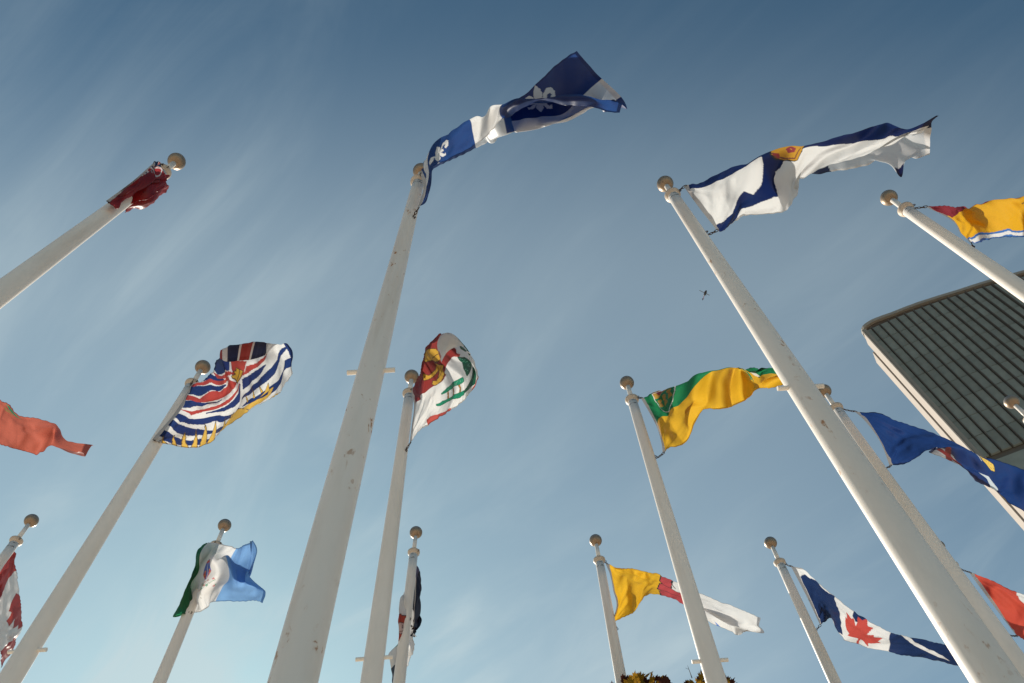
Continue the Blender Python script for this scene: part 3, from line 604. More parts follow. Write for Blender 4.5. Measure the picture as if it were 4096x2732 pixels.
def d_nwt(d):
    N_=(.008,.007,.017); d.m(d.T<2, WHITE); d.rect(0,0,.26,1,N_); d.rect(.765,0,1,1,N_)
    d.opoly([(.40,-.1),(.435,.0),(.425,.45),(.60,.45),(.60,-.1)], (.50,.07,.03), .016)
    d.opoly([(.485,-.02),(.48,.22),(.50,.36),(.535,.36),(.55,.16),(.545,.02)], (.72,.58,.55), .014); d.disc(.505,.13,.035,(.08,.04,.04)); d.disc(.505,.13,.014,(.6,.5,.5)); d.line([(.53,.1),(.54,.28)],.014,(.1,.05,.05))
    d.poly([(.58,.24),(.63,.30),(.655,.5),(.62,.55),(.60,.4)], (.01,.18,.12)); d.line([(.60,.32),(.645,.48)],.03,(.6,.32,.03))
def d_nb(d):
    d.m(d.T<2, (.74,.32,.005)); d.rect(0,0,1,.33,(.16,.008,.012)); 
    wv_=lambda s:.012*np.sin(s*26)
    d.m(d.T>.865+wv_(d.S), (.02,.10,.42)); d.m((d.T>.905+wv_(d.S+.01))&(d.T<.965+wv_(d.S+.02)), WHITE)
    for y in (.46,.50): d.line([(.70,y),(.74,y-.04)],.02,BLACK)
def d_mani(d):
    d.m(d.T<2, (.45,.07,.04)); d.rect(0,0,.32,.3,(.03,.05,.2)); 
    d.poly([(.50,.03),(.62,.05),(.66,.15),(.56,.13)],(.02,.25,.1)); d.poly([(.49,.12),(.56,.14),(.60,.19),(.50,.17)],(.3,.16,.05))

# ---- columns: frame, pole key, {s: [(t,x,y,dh)...]}, drop factor at fly
F_ = {}
F_['B']=('q',.55,{0:[(0,276,1138,-.05),(.5,300,1265),(1,248,1434)],
 .05:[(0,300,1098,-.1),(.4,330,1165,-.05),(.7,348,1260),(1,300,1385)],
 .1:[(0,345,1095,.25),(.3,316,1055),(.55,345,1100),(.8,360,1160),(1,352,1225)],
 .15:[(0,372,1120,.4),(.45,345,985),(.6,352,1010),(1,372,1115)],
 .2:[(0,432,1062,.4),(.55,402,895),(.7,408,950),(1,425,1072)],
 .3:[(0,572,996,.4),(.3,540,850,.3),(.58,530,790),(1,565,1000)],
 .4:[(0,726,925,.4),(.3,690,780,.3),(.60,683,708),(1,722,918)],
 .46:[(0,822,878,.35),(.3,780,760,.3),(.62,775,663),(1,805,866)],
 .52:[(0,890,800,.3),(.35,885,862,.3),(.6,866,760,.25),(.68,864,626),(1,868,792)],
 .57:[(0,985,600,.25),(.4,985,715,.3),(.58,985,803,.3),(.72,955,600,.15),(1,948,712)],
 .63:[(0,1050,545,.25),(.4,1115,690,.3),(.6,1130,765,.35),(.68,1120,700,.8),(.78,1085,585,.95),(.82,1075,548,.08),(1,1075,615)],
 .7:[(0,1150,468,.25),(.2,1210,560,.3),(.4,1270,672,.3),(.6,1285,730,.4),(.68,1280,650,.8),(.81,1245,565,.95),(.87,1235,520,.02),(1,1240,545)],
 .8:[(0,1275,352,.2),(.2,1370,480,.25),(.4,1470,638,.3),(.6,1490,686,.4),(.68,1490,620,.8),(.83,1485,545,.95),(.89,1480,502,.02),(1,1480,542)],
 .9:[(0,1425,222,.2),(.2,1490,370,.25),(.4,1600,515,.3),(.6,1690,622,.35),(.68,1700,590,.8),(.83,1715,535,.95),(.89,1720,502,.02),(1,1715,583)],
 .95:[(0,1510,155,.2),(.2,1600,290,.2),(.4,1690,430,.25),(.6,1810,590,.3),(.86,1850,512,.05),(1,1850,612)],
 1:[(0,1582,108,.2),(.2,1690,235,.2),(.4,1785,345,.2),(.6,1950,508,.2),(.75,2007,585,.1),(.86,1965,540,.0),(1,1942,628)]},d_quebec)
F_['C']=('ns',.6,{0:[(0,332,622),(.5,445,778),(1,567,932)],
 .05:[(0,395,612),(.2,400,640),(.5,500,750),(.8,570,860),(1,612,957)],
 .12:[(0,490,583),(.25,500,622),(.6,590,740),(.85,640,870),(1,665,925)],
 .2:[(0,600,545,.15),(.08,605,524),(.30,612,560),(.6,660,690),(.8,705,780),(1,716,862)],
 .28:[(0,700,520,.25),(.16,705,480),(.38,715,515),(.6,745,650),(.8,765,745),(1,780,808)],
 .36:[(0,810,500,.3),(.25,820,432),(.45,830,470),(.6,850,600),(.75,880,720),(.85,890,770),(1,900,817)],
 .43:[(0,915,480,.3),(.34,915,398),(.5,920,470),(.62,960,610),(.72,1000,695),(1,1010,812)],
 .5:[(0,1060,460,.35),(.40,1050,357),(.55,1060,440),(.68,1010,560),(.8,1060,680),(1,1090,785)],
 .56:[(0,1180,470,.35),(.40,1160,333),(.62,1150,450),(.8,1120,600),(1,1132,700)],
 .63:[(0,1262,538,.35),(.2,1265,420,.3),(.36,1265,307),(.49,1268,338),(.7,1230,450),(1,1165,590)],
 .7:[(0,1420,514,.35),(.2,1405,390,.3),(.36,1400,272),(.48,1400,325),(.75,1370,410),(1,1275,515)],
 .8:[(0,1640,478,.35),(.2,1610,340,.3),(.36,1600,220),(.5,1600,303),(.75,1570,380),(1,1500,440)],
 .875:[(0,1825,462,.35),(.08,1800,440,.35),(.25,1780,300,.3),(.38,1765,170),(.58,1750,275),(1,1680,385)],
 .90:[(0,1910,560,.35),(.08,1885,448,.35),(.25,1850,300,.3),(.40,1812,158),(.6,1810,262),(1,1740,358)],
 .925:[(0,1946,438,.35),(.1,1940,425,.35),(.25,1920,300,.3),(.42,1875,178),(.64,1870,250),(1,1820,325)],
 .96:[(0,2025,420,.3),(.25,2020,300,.25),(.48,1958,196),(.72,1965,238),(1,1935,255)],
 1:[(0,2114,392,.25),(.2,2120,300,.2),(.38,2112,220,.15),(.5,2122,140,.1),(.58,2174,97),(.72,2110,190),(1,2000,245)]},d_ns)
F_['G']=('sk',.6,{0:[(0,425,500),(.25,508,640),(.5,590,795),(.8,645,980),(1,656,1080)],
 .08:[(0,505,472),(.25,560,580),(.5,640,735),(.8,700,930),(1,740,1042)],
 .16:[(0,592,434),(.25,640,550),(.5,720,688),(.7,745,790),(1,870,993)],
 .24:[(0,710,415,.1),(.06,700,398),(.5,765,605),(.7,850,715),(1,940,895)],
 .32:[(0,860,400,.3),(.2,850,336),(.5,868,522),(.68,960,560),(.85,900,640),(1,1000,742)],
 .4:[(0,1000,380,.3),(.38,1000,292),(.5,980,395),(.8,1090,560),(1,1095,637)],
 .46:[(0,1110,400,.3),(.5,1092,274),(.8,1150,500),(1,1200,630)],
 .55:[(0,1260,380,.3),(.56,1250,243),(.8,1290,430),(1,1360,596)],
 .64:[(0,1410,330,.3),(.6,1400,217),(.8,1450,380),(1,1515,528)],
 .72:[(0,1520,240,.3),(.3,1500,225,.2),(.62,1490,208),(.85,1570,360),(1,1605,460)],
 .8:[(0,1600,197,.1),(.35,1640,232,.1),(.6,1640,300,.1),(1,1665,394)],
 .9:[(0,1710,179,.1),(.5,1730,252,.1),(.75,1740,320),(1,1790,386)],
 1:[(0,1860,177,.1),(.5,1890,245,.1),(1,1950,345)]},d_sask)
F_['E']=('bc',.75,{0:[(0,735,702,-.1),(.5,560,1010,-.15),(1,312,1300,-.15)],
 .1:[(0,850,655,-.1),(.25,800,835,-.2),(.5,730,990,-.15),(.62,670,1060,-.2),(.78,590,1180,-.15),(.9,520,1270,-.15),(1,480,1352,-.15)],
 .2:[(0,945,612,0),(.25,945,830,-.2),(.5,890,985,-.1),(.62,860,1078,-.1),(.78,800,1225),(1,720,1390)],
 .3:[(0,1012,540,.1),(.25,1080,785,-.1),(.5,1050,955),(.62,1040,1065),(.78,1000,1190),(1,930,1356)],
 .4:[(0,1055,400,.15),(.12,1130,520),(.25,1190,680),(.5,1215,880,.1),(.62,1200,990,.1),(.8,1150,1095,.05),(1,1085,1212)],
 .45:[(0,1095,380,.0),(.06,1090,310,.05),(.14,1150,440,.1),(.25,1215,640,.15),(.5,1290,820,.15),(.62,1290,930,.1),(.8,1240,1030,.05),(1,1200,1108)],
 .5:[(0,1160,412,-.15),(.07,1165,270,.0),(.15,1200,420,.1),(.27,1280,585,.15),(.5,1335,780,.15),(.7,1350,880,.1),(.85,1340,960,.05),(1,1340,1022)],
 .6:[(0,1290,402,-.15),(.08,1320,230,.0),(.16,1340,400,.1),(.3,1410,560,.1),(.5,1460,730,.1),(.7,1480,830,.05),(1,1465,943)],
 .7:[(0,1420,396,-.15),(.08,1470,203,.0),(.16,1490,380,.1),(.3,1540,500,.1),(.5,1600,640,.05),(.7,1620,760),(1,1612,855)],
 .8:[(0,1545,366,-.15),(.08,1600,204,.0),(.16,1610,320,.05),(.3,1660,420,.1),(.5,1730,540,.0),(.75,1745,690),(1,1728,795)],
 .9:[(0,1655,318,-.1),(.08,1725,222,.0),(.16,1730,270,.0),(.3,1770,350),(.5,1815,460),(.75,1825,620),(1,1800,722)],
 1:[(0,1760,250,.1),(.06,1822,199),(.13,1875,238),(.3,1912,350),(.5,1902,450),(.75,1895,560),(1,1872,652)]},d_bc)
F_['F']=('pe',.6,{0:[(0,348,758,-.05),(.36,377,905),(.7,355,1090),(1,334,1262)],
 .12:[(0,402,640,-.15),(.36,430,825,-.05),(.7,430,1010),(1,420,1172)],
 .24:[(0,438,560,-.15),(.36,520,742),(.7,540,930),(1,510,1092)],
 .36:[(0,455,475,-.1),(.2,540,600),(.36,618,690),(.7,640,880),(1,620,1018)],
 .5:[(0,478,400,-.05),(.2,570,520),(.36,668,610),(.7,780,750),(1,740,937)],
 .62:[(0,508,335),(.2,600,440),(.36,690,520),(.7,870,660),(1,872,842)],
 .74:[(0,560,262),(.2,640,360),(.36,740,440),(.7,930,540),(1,960,732)],
 .82:[(0,628,206,.1),(.2,690,300,.1),(.36,790,390,.1),(.7,930,470,.05),(1,990,630)],
 .88:[(0,600,330,-.2),(.15,640,215,0),(.4,780,280,.05),(.7,905,400,.0),(1,965,545,-.05)],
 .94:[(0,640,420,-.3),(.2,625,300,-.2),(.42,720,215,-.05),(.7,860,300,-.05),(1,925,440,-.1)],
 1:[(0,655,492,-.35),(.3,690,430,-.35),(.55,760,330,-.2),(.75,830,300,-.15),(1,905,400,-.15)]},d_pei)
F_['K']=('yk',.7,{0:[(0,545,380,-.1),(1,330,990,-.1)],
 .1:[(0,500,376,-.15),(.5,380,640,-.2),(1,262,985,-.2)],
 .18:[(0,466,378,-.2),(.2,405,450,-.25),(.45,378,600,-.25),(.75,290,790,-.25),(1,222,1008,-.2)],
 .3:[(0,490,374,-.25),(.2,430,450,-.3),(.4,402,610,-.3),(.6,345,720,-.3),(.82,372,870,-.3),(1,350,968,-.25)],
 .42:[(0,550,374,-.25),(.4,435,600,-.35),(.7,410,820,-.35),(1,445,962,-.3)],
 .5:[(0,606,376,-.2),(.3,500,520,-.35),(.6,500,690,-.35),(.85,455,840,-.3),(1,488,930,-.3)],
 .6:[(0,680,395,-.1),(.2,600,480,-.15),(.35,560,512,-.35),(.55,600,620,-.3),(.8,560,780,-.25),(1,530,885,-.25)],
 .68:[(0,746,415,-.1),(.14,700,500,-.12),(.29,668,628,-.05),(.41,645,488,.03),(.55,675,642,.1),(.8,625,760,.0),(1,565,870,-.1)],
 .8:[(0,830,378,-.1),(.14,800,520,-.12),(.32,752,694,.0),(.43,735,545,.09),(.57,758,704,.2),(.8,750,800,.1),(1,740,872,0)],
 .92:[(0,876,352,-.1),(.14,885,500,-.12),(.31,850,668,0),(.42,845,600,.09),(.56,835,692,.2),(.67,900,745,.2),(.82,880,820,.1),(1,880,877,.0)],
 1:[(0,870,350,.1),(.1,908,405,.1),(.22,908,480,.1),(.36,857,600,0),(.5,850,650,-.2),(.66,970,765,-.1),(.8,990,805),(1,968,892)]},d_yukon)
F_['A']=('on',.6,{0:[(0,1205,295,-0.32),(0.5,1040,440,-0.37),(1,835,592,-0.34)],
 .12:[(0,1245,292,-0.42),(0.5,1060,480,-0.47),(1,900,655,-0.37)],
 .25:[(0,1268,330,-0.42),(0.25,1200,345,-0.32),(0.5,1110,430,-0.42),(1,890,572,-0.32)],
 .38:[(0,1280,380,-0.42),(0.5,1100,520,-0.57),(1,935,640,-0.42)],
 .5:[(0,1325,400,-0.32),(0.5,1160,470,-0.37),(1,960,590,-0.22)],
 .62:[(0,1290,450,-0.42),(0.5,1170,560,-0.52),(1,980,645,-0.32)],
 .75:[(0,1315,490,-0.22),(0.5,1210,520,-0.32),(1,1020,600,-0.12)],
 .87:[(0,1236,568,-0.27),(0.5,1180,590,-0.37),(1,985,650,-0.12)],
 1:[(0,1205,600,-0.12),(0.3,1190,630,-0.12),(0.6,1100,658,-0.07),(1,972,676,-0.02)]},d_ont)
F_['D']=('nb',.7,{0:[(0,785,332),(.33,988,428),(.6,1110,520),(.75,1150,600),(.88,1212,660),(1,1258,712)],
 .1:[(0,900,334),(.33,1072,428),(.6,1190,540),(.86,1270,640),(1,1330,692)],
 .2:[(0,1045,321),(.33,1132,398),(.6,1270,500),(.86,1400,608),(1,1440,684)],
 .3:[(0,1170,330,.15),(.1,1180,312),(.33,1195,345),(.6,1370,460),(.86,1525,590),(1,1560,673)],
 .4:[(0,1320,400,.3),(.33,1300,307),(.6,1480,440),(.86,1650,583),(1,1680,655)],
 .55:[(0,1500,380,.3),(.36,1500,284),(.6,1680,420),(.86,1815,575),(1,1830,632)],
 .75:[(0,1830,330,.3),(.36,1825,248),(.6,1950,390),(.86,2080,540),(1,2100,585)],
 1:[(0,2150,300,.2),(.36,2180,215),(.6,2260,330),(1,2330,480)]},d_nb)
F_['H']=('ab',.6,{0:[(0,563,375),(.25,655,455),(.5,750,565),(.75,850,720),(1,937,945)],
 .1:[(0,760,411),(.5,865,620),(1,1050,934)],
 .2:[(0,950,450),(.5,1035,670),(1,1185,884)],
 .3:[(0,1130,504),(.5,1210,675),(1,1325,812)],
 .37:[(0,1270,560),(.5,1350,680),(.8,1400,755),(1,1425,765)],
 .43:[(0,1390,605),(.5,1450,700),(.7,1480,750),(1,1345,804,.2)],
 .5:[(0,1540,672),(.35,1560,720),(.6,1590,750),(.8,1540,830,.2),(1,1500,870,.3)],
 .57:[(0,1660,728),(.3,1680,750),(.5,1700,780,.0),(.75,1660,900,.2),(1,1620,930,.3)],
 .65:[(0,1780,800),(.35,1810,848),(.6,1790,960,.2),(1,1760,1002,.3)],
 .73:[(0,1900,868),(.35,1920,955),(.6,1910,1050,.15),(1,1890,1105,.3)],
 .82:[(0,2040,892),(.4,2030,1080),(.7,2060,1190,.1),(1,2040,1210,.2)],
 .9:[(0,2180,930),(.5,2180,1150),(1,2170,1290,.1)],
 1:[(0,2420,1010),(.5,2400,1200),(1,2420,1450,.1)]},d_alberta)
F_['M']=('nu',.6,{0:[(0,305,386),(.25,350,500),(.5,378,640),(.85,405,850),(1,352,985)],
 .05:[(0,360,396),(.5,415,645),(.85,425,870),(1,395,958)],
 .1:[(0,420,408),(.5,460,650),(.85,470,850),(1,450,930)],
 .2:[(0,560,430),(.5,570,640),(.8,560,790),(1,580,868)],
 .3:[(0,700,463),(.5,680,620),(.8,640,740,-.1),(1,652,765)],
 .4:[(0,800,486),(.5,770,595),(1,752,674)],
 .46:[(0,870,511),(.5,850,610),(1,865,690)],
 .55:[(0,1000,563),(.5,980,650),(1,1000,752)],
 .65:[(0,1180,650),(.5,1170,740),(1,1180,845)],
 .75:[(0,1380,737),(.4,1390,860),(.6,1400,905,.05),(.7,1350,880,.2),(1,1385,980,.3)],
 .85:[(0,1560,813),(.45,1600,965),(.6,1560,985,.1),(.7,1500,945,.25),(1,1530,1052,.3)],
 .93:[(0,1700,870),(.45,1740,1010),(.6,1680,1050,.1),(.75,1600,1000,.3),(1,1618,1092,.35)],
 1:[(0,1841,927),(.3,1838,1000),(.5,1877,1067),(.75,1740,1050,.15),(1,1690,1052,.3)]},d_nunavut)
F_['N']=('to',.6,{0:[(0,402,402),(.5,565,715),(1,695,988)],
 .04:[(0,462,425),(.5,600,710),(1,712,980)],
 .1:[(0,560,468),(.5,655,710),(1,742,952)],
 .22:[(0,740,612),(.5,760,780),(1,815,940)],
 .3:[(0,850,703),(.5,850,850),(.8,840,960,.1),(1,860,1060,.15)],
 .36:[(0,935,778),(.5,925,920),(.8,905,1040),(1,925,1132,.1)],
 .42:[(0,1030,850),(.5,985,1000),(1,960,1162)],
 .5:[(0,1140,935),(.5,1110,1060),(1,1090,1192)],
 .6:[(0,1300,1035),(.5,1265,1130),(1,1240,1232)],
 .66:[(0,1376,1069),(.5,1376,1160),(1,1382,1256)],
 .75:[(0,1530,1105),(.5,1540,1200),(1,1560,1292)],
 .88:[(0,1760,1142),(.5,1790,1250),(1,1800,1347)],
 1:[(0,1975,1190),(.5,2060,1300),(1,2110,1414)]},d_toronto)
F_['O']=('ca',.8,{0:[(0,440,460),(.5,690,800),(1,912,1090)],
 .12:[(0,680,545),(.3,740,650,-.1),(.5,850,850),(.8,960,1060,.05),(1,1040,1170)],
 .25:[(0,935,650),(.3,960,730,-.1),(.6,1100,950),(1,1200,1240)],
 .5:[(0,1350,850),(.5,1450,1100),(1,1550,1400)],
 .75:[(0,1750,1000),(.5,1800,1250),(1,1900,1500)],
 1:[(0,2100,1200),(.5,2150,1400),(1,2250,1650)]},d_canada)
F_['P']=('ll',.6,{0:[(0,-112,-30),(.5,-150,50),(1,-195,140)],
 .2:[(0,-60,0),(.5,-90,100),(1,-120,215)],
 .35:[(0,-20,42),(.5,-40,150),(1,-60,270)],
 .5:[(0,30,85),(.18,25,118),(.6,20,220),(1,20,305)],
 .65:[(0,110,142),(.5,110,220),(1,110,333)],
 .76:[(0,200,166),(.5,200,240),(1,196,350)],
 .82:[(0,262,184),(.5,270,225),(.8,240,285,.1),(1,215,335,.1)],
 .87:[(0,318,208),(.5,292,232,-.05),(1,262,302,.1)],
 .91:[(0,340,262),(.5,320,290,.05),(1,310,325,.1)],
 .95:[(0,372,292),(.5,375,325),(1,380,351)],
 1:[(0,492,318),(.5,465,338),(1,440,355)]},d_mani)
F_['J']=('ll',.8,{0:[(0,62,853,-.05),(.5,-20,1000,-.05),(1,-100,1120)],
 .12:[(0,74,900),(.5,15,1010),(1,-70,1120)],
 .26:[(0,88,972),(.25,55,1000),(.5,20,1060,.1),(.75,0,1100,-.1),(1,-50,1180)],
 .4:[(0,106,1080),(.25,70,1110),(.5,30,1180,.1),(.75,5,1200,-.1),(1,-40,1250)],
 .55:[(0,116,1170),(.3,75,1220),(.6,35,1260,.1),(.8,15,1290,-.1),(1,-30,1320)],
 .7:[(0,112,1250),(.3,75,1300),(.6,40,1330,.1),(.8,20,1340,-.1),(1,-20,1380)],
 .82:[(0,100,1310),(.4,60,1350),(.7,30,1370),(1,0,1410)],
 1:[(0,80,1375),(.5,45,1430),(1,10,1485)]},d_canada2)
F_['L']=('nt',.8,{0:[(0,645,465,-.15),(.5,640,760,-.12),(1,628,1058,-.1)],
 .06:[(0,652,490,-.15),(.5,660,780,-.15),(1,636,1068,-.15)],
 .13:[(0,658,520,-.05),(.25,682,680,-.05),(.5,690,800,-.05),(.85,688,1040,-.05),(1,650,1095,-.1)],
 .19:[(0,655,560,.1),(.5,670,850,.1),(.85,640,1060,-.2),(1,598,1128,-.3)],
 .25:[(0,560,700,.1),(.3,560,800,.3),(.6,640,950,.35),(1,636,1140,.25)],
 .33:[(0,546,775,-1.05),(.3,538,790,-.6),(.6,600,1000,-.3),(1,636,1150,-.25)],
 .4:[(0,551,905,-1.35),(.3,508,905,-1.0),(.6,580,1050,-.5),(1,636,1180,-.3)],
 .5:[(0,550,1050,-1.65),(.32,496,1050,-1.3),(.65,560,1150,-.5),(1,634,1215,-.4)],
 .6:[(0,546,1190,-1.92),(.32,484,1190,-1.55),(.65,560,1250,-.7),(1,612,1310,-.55)],
 .64:[(0,544,1240,-2.0),(.3,478,1235,-1.65),(.5,436,1275,-1.4),(1,600,1335,-.6)],
 .7:[(0,538,1310,-2.15),(.3,474,1330,-1.85),(.5,434,1340,-1.6),(1,578,1365,-.7)],
 .77:[(0,531,1400,-2.35),(.3,470,1405,-2.0),(.5,446,1440,-1.7),(1,560,1420,-.8)],
 1:[(0,530,1750,-2.8),(.3,452,1750,-2.45),(.5,440,1750,-2.2),(1,520,1760,-1.3)]},d_nwt)
FL = {'A':('dark red flag wrapped round the pole top in the upper left corner',),'B':('blue flag with white cross and white lilies, streaming high in the centre',),
 'C':('white flag with dark blue diagonal cross and small gold shield, on the right',),'D':('yellow flag with dark red top band and blue and white waves at the right edge',),
 'E':('union flag over blue wavy stripes with a golden sun and crown',),'F':('white flag with a golden lion on red and green oak trees, curled over itself',),
 'G':('green over yellow flag with wheat sheaf shield',),'H':('plain blue twisting flag with a bit of shield, in front of the ribbed tower',),
 'J':('red and white maple leaf flag hanging down at the lower left edge',),'K':('green, white and light blue vertical striped flag with a small crest',),
 'L':('limp white flag with dark end panels hanging behind and beside its pole, small red shield',),'M':('golden yellow and white flag with dark red shape',),
 'N':('dark blue and white flag with a big red maple leaf in the middle',),'O':('orange red flag at the lower right edge beside the thick pole',),
 'P':('orange red flag tail with a green patch, entering at the left edge',)}
BIG = 'BCEFGH'
FOLD = {'K':.05,'F':.05,'L':.01,'A':.02,'J':.07,'B':.07,'E':.07,'M':.10}
def build_flag(k):
    global FLY
    fr, drop, cols, design = F_[k]; ox, oy, sc = FR[fr]
    ns_, nt_ = (300,150) if k in BIG else (210,110)
    S = np.linspace(0,1,ns_+1); Tt = np.linspace(0,1,nt_+1)
    keys = sorted(cols); C = []
    for s in keys:
        c = cols[s]; ts = [q[0] for q in c]; Y = np.array([[q[1],q[2],(q[3] if len(q)>3 else 0.)] for q in c], float)
        C.append(catmull(ts, Y, Tt))
    G = catmull(keys, np.array(C), S)              # ns+1, nt+1, 3
    SS, TT = np.meshgrid(S, Tt, indexing='ij')
    kf = 1+(drop-1)*np.clip(SS*1.6,0,1)
    h = 10.42 - 1.47*TT*kf + G[...,2] - .12*SS
    sd0 = ord(k); X0 = SS*FLY; Y0 = TT*HOIST
    q_ = X0*.72 + Y0*.30 + .40*vnoise(X0*.8+3, Y0*.7+7, sd0+9)
    fold = np.sin(2*np.pi*q_ + sd0)+.35*np.sin(4*np.pi*q_+1.1*sd0+TT*2)
    h = h + FOLD.get(k, .12)*np.clip(X0/.5,0,1)*fold*(.55+.45*np.clip(TT*1.5,0,1))
    P = at(ox+G[...,0]*sc, oy+G[...,1]*sc, h)
    # creases and ripples along the normal
    du = np.gradient(P, axis=0); dv = np.gradient(P, axis=1); n = np.cross(du, dv); n /= np.linalg.norm(n,axis=-1,keepdims=True)+1e-9
    sd = ord(k); X = SS*FLY; Y = TT*HOIST
    ang = np.arctan2(Y+.15, X+.25); rad = np.hypot(X, Y); ang2 = np.arctan2(HOIST-Y+.15, X+.25)
    env = np.clip(X/.25,0,1)
    wr = .030*vnoise(ang*9+3, rad*1.2+9, sd)*np.exp(-rad/1.1)+.026*vnoise(ang2*9+11, rad*1.3+2, sd+1)*np.exp(-np.hypot(X,HOIST-Y)/1.1)
    wr += .026*vnoise(X*2.6+Y*1.0+5, Y*1.5-X*.5+40, sd+2)+.009*vnoise(X*8+Y*2+5, Y*4.5-X*1.6+60, sd+3)
    # puckers at the stitched hems
    pk = .004*np.sin(X*52+3*vnoise(X*3,Y*0+2,sd+5))*(np.exp(-(HOIST-Y)/.05)+np.exp(-Y/.05))
    P = P + n*((wr*env+pk))[...,None]
    d = Dye(SS, TT, WHITE); design(d); C3 = d.C.copy()
    hemm = np.clip(np.maximum.reduce([(Y<.022),(HOIST-Y<.022),(FLY-X<.045)]).astype(float),0,1)
    root = empty('flag', tuple(P[0,0]), FL[k][0], 'flag', 'flags flying from the flagpoles')
    i0 = max(2, int(round(ns_*.03)))
    def sub(name, a_, b_, col, hem):
        Q = P[a_:b_+1]; nr, nc = Q.shape[:2]; idx = np.arange(nr*nc).reshape(nr,nc)
        fc = np.stack([idx[:-1,:-1],idx[1:,:-1],idx[1:,1:],idx[:-1,1:]],-1).reshape(-1,4)
        me = bpy.data.meshes.new(name); me.vertices.add(nr*nc); me.vertices.foreach_set('co', Q.reshape(-1).astype(np.float32))
        me.loops.add(fc.size); me.loops.foreach_set('vertex_index', fc.reshape(-1).astype(np.int32))
        me.polygons.add(len(fc)); me.polygons.foreach_set('loop_start', (np.arange(len(fc))*4).astype(np.int32))
        me.polygons.foreach_set('use_smooth', np.ones(len(fc),bool)); me.update(); me.validate()
        ca = me.color_attributes.new('dye','FLOAT_COLOR','POINT'); arr = np.concatenate([col.reshape(-1,3), np.ones((nr*nc,1))],1)
        ca.data.foreach_set('color', arr.reshape(-1).astype(np.float32))
        la = me.attributes.new('layers','FLOAT','POINT'); la.data.foreach_set('value', hem.reshape(-1).astype(np.float32))
        we = me.attributes.new('weave','FLOAT_VECTOR','POINT'); wv3 = np.stack([X[a_:b_+1],Y[a_:b_+1]*1.6,np.zeros((nr,nc))+sd],-1); we.data.foreach_set('vector', wv3.reshape(-1).astype(np.float32))
        return link(name, me, M_CLOTH, root)
    hc = np.zeros(C3[:i0+1].shape); hc[:] = (.62,.58,.55)
    sub('header_band', 0, i0, hc, np.ones(hc.shape[:2]))
    sub('cloth', i0, ns_, C3[i0:], hemm[i0:])
    # chains from the pole eyes to the header corners
    for hz, corner in ((10.46, P[i0//2,0]), (8.87, P[i0//2,-1])):
        A = axis(k, hz); dv_ = Vector(corner-A); dh = Vector((dv_.x, dv_.y, 0)); dh = dh.normalized() if dh.length > 1e-3 else Vector((0,-1,0))
        r0 = .112 if hz > 10 else .089
        A = Vector(A)+dh*r0; B_ = Vector(corner); seg = B_-A; Ln = max(seg.length, .06); u = seg.normalized()
        sdv = u.cross(Vector((0,0,1))); sdv = sdv.normalized() if sdv.length>1e-3 else Vector((1,0,0)); up_ = u.cross(sdv)
        nl = max(2, int(Ln/.042))
        for i in range(nl):
            c = A+seg*((i+.5)/nl)+Vector((0,0,-.018*math.sin(math.pi*(i+.5)/nl)))
            ax2 = sdv if i%2 else up_
            L1 = Ln/nl*.5+.008
            last = i == nl-1
            v, f__ = torus(c, u, ax2, L1*(1.15 if last else 1), .013 if not last else .017, .0055, 10, 5)
            link('snap_hook' if last else 'chain_link', mesh('link', v, f__, True), M_CHAIN, root)
    return root
for k in F_: build_flag(k)
# eye rings on every pole, towards the flag
for k in BALL:
    P, lx, ly, root = POLES[k]
    for hz, rr in ((10.46,.118),(8.87,.094)):
        d_ = Vector((.8,-.6,0)).normalized()
        if k in 'HMNO': d_ = Vector((1,.1,0)).normalized()
        v, f__ = torus(d_*rr+Vector((0,0,hz+CAMZ-.01)), d_, Vector((0,0,1)), .020, .020, .006, 12, 6)
        o = bpy.data.objects.new('eye_ring', mesh('eye_ring', v, f__, True)); COL.objects.link(o); o.data.materials.append(M_CHAIN); o.parent = root

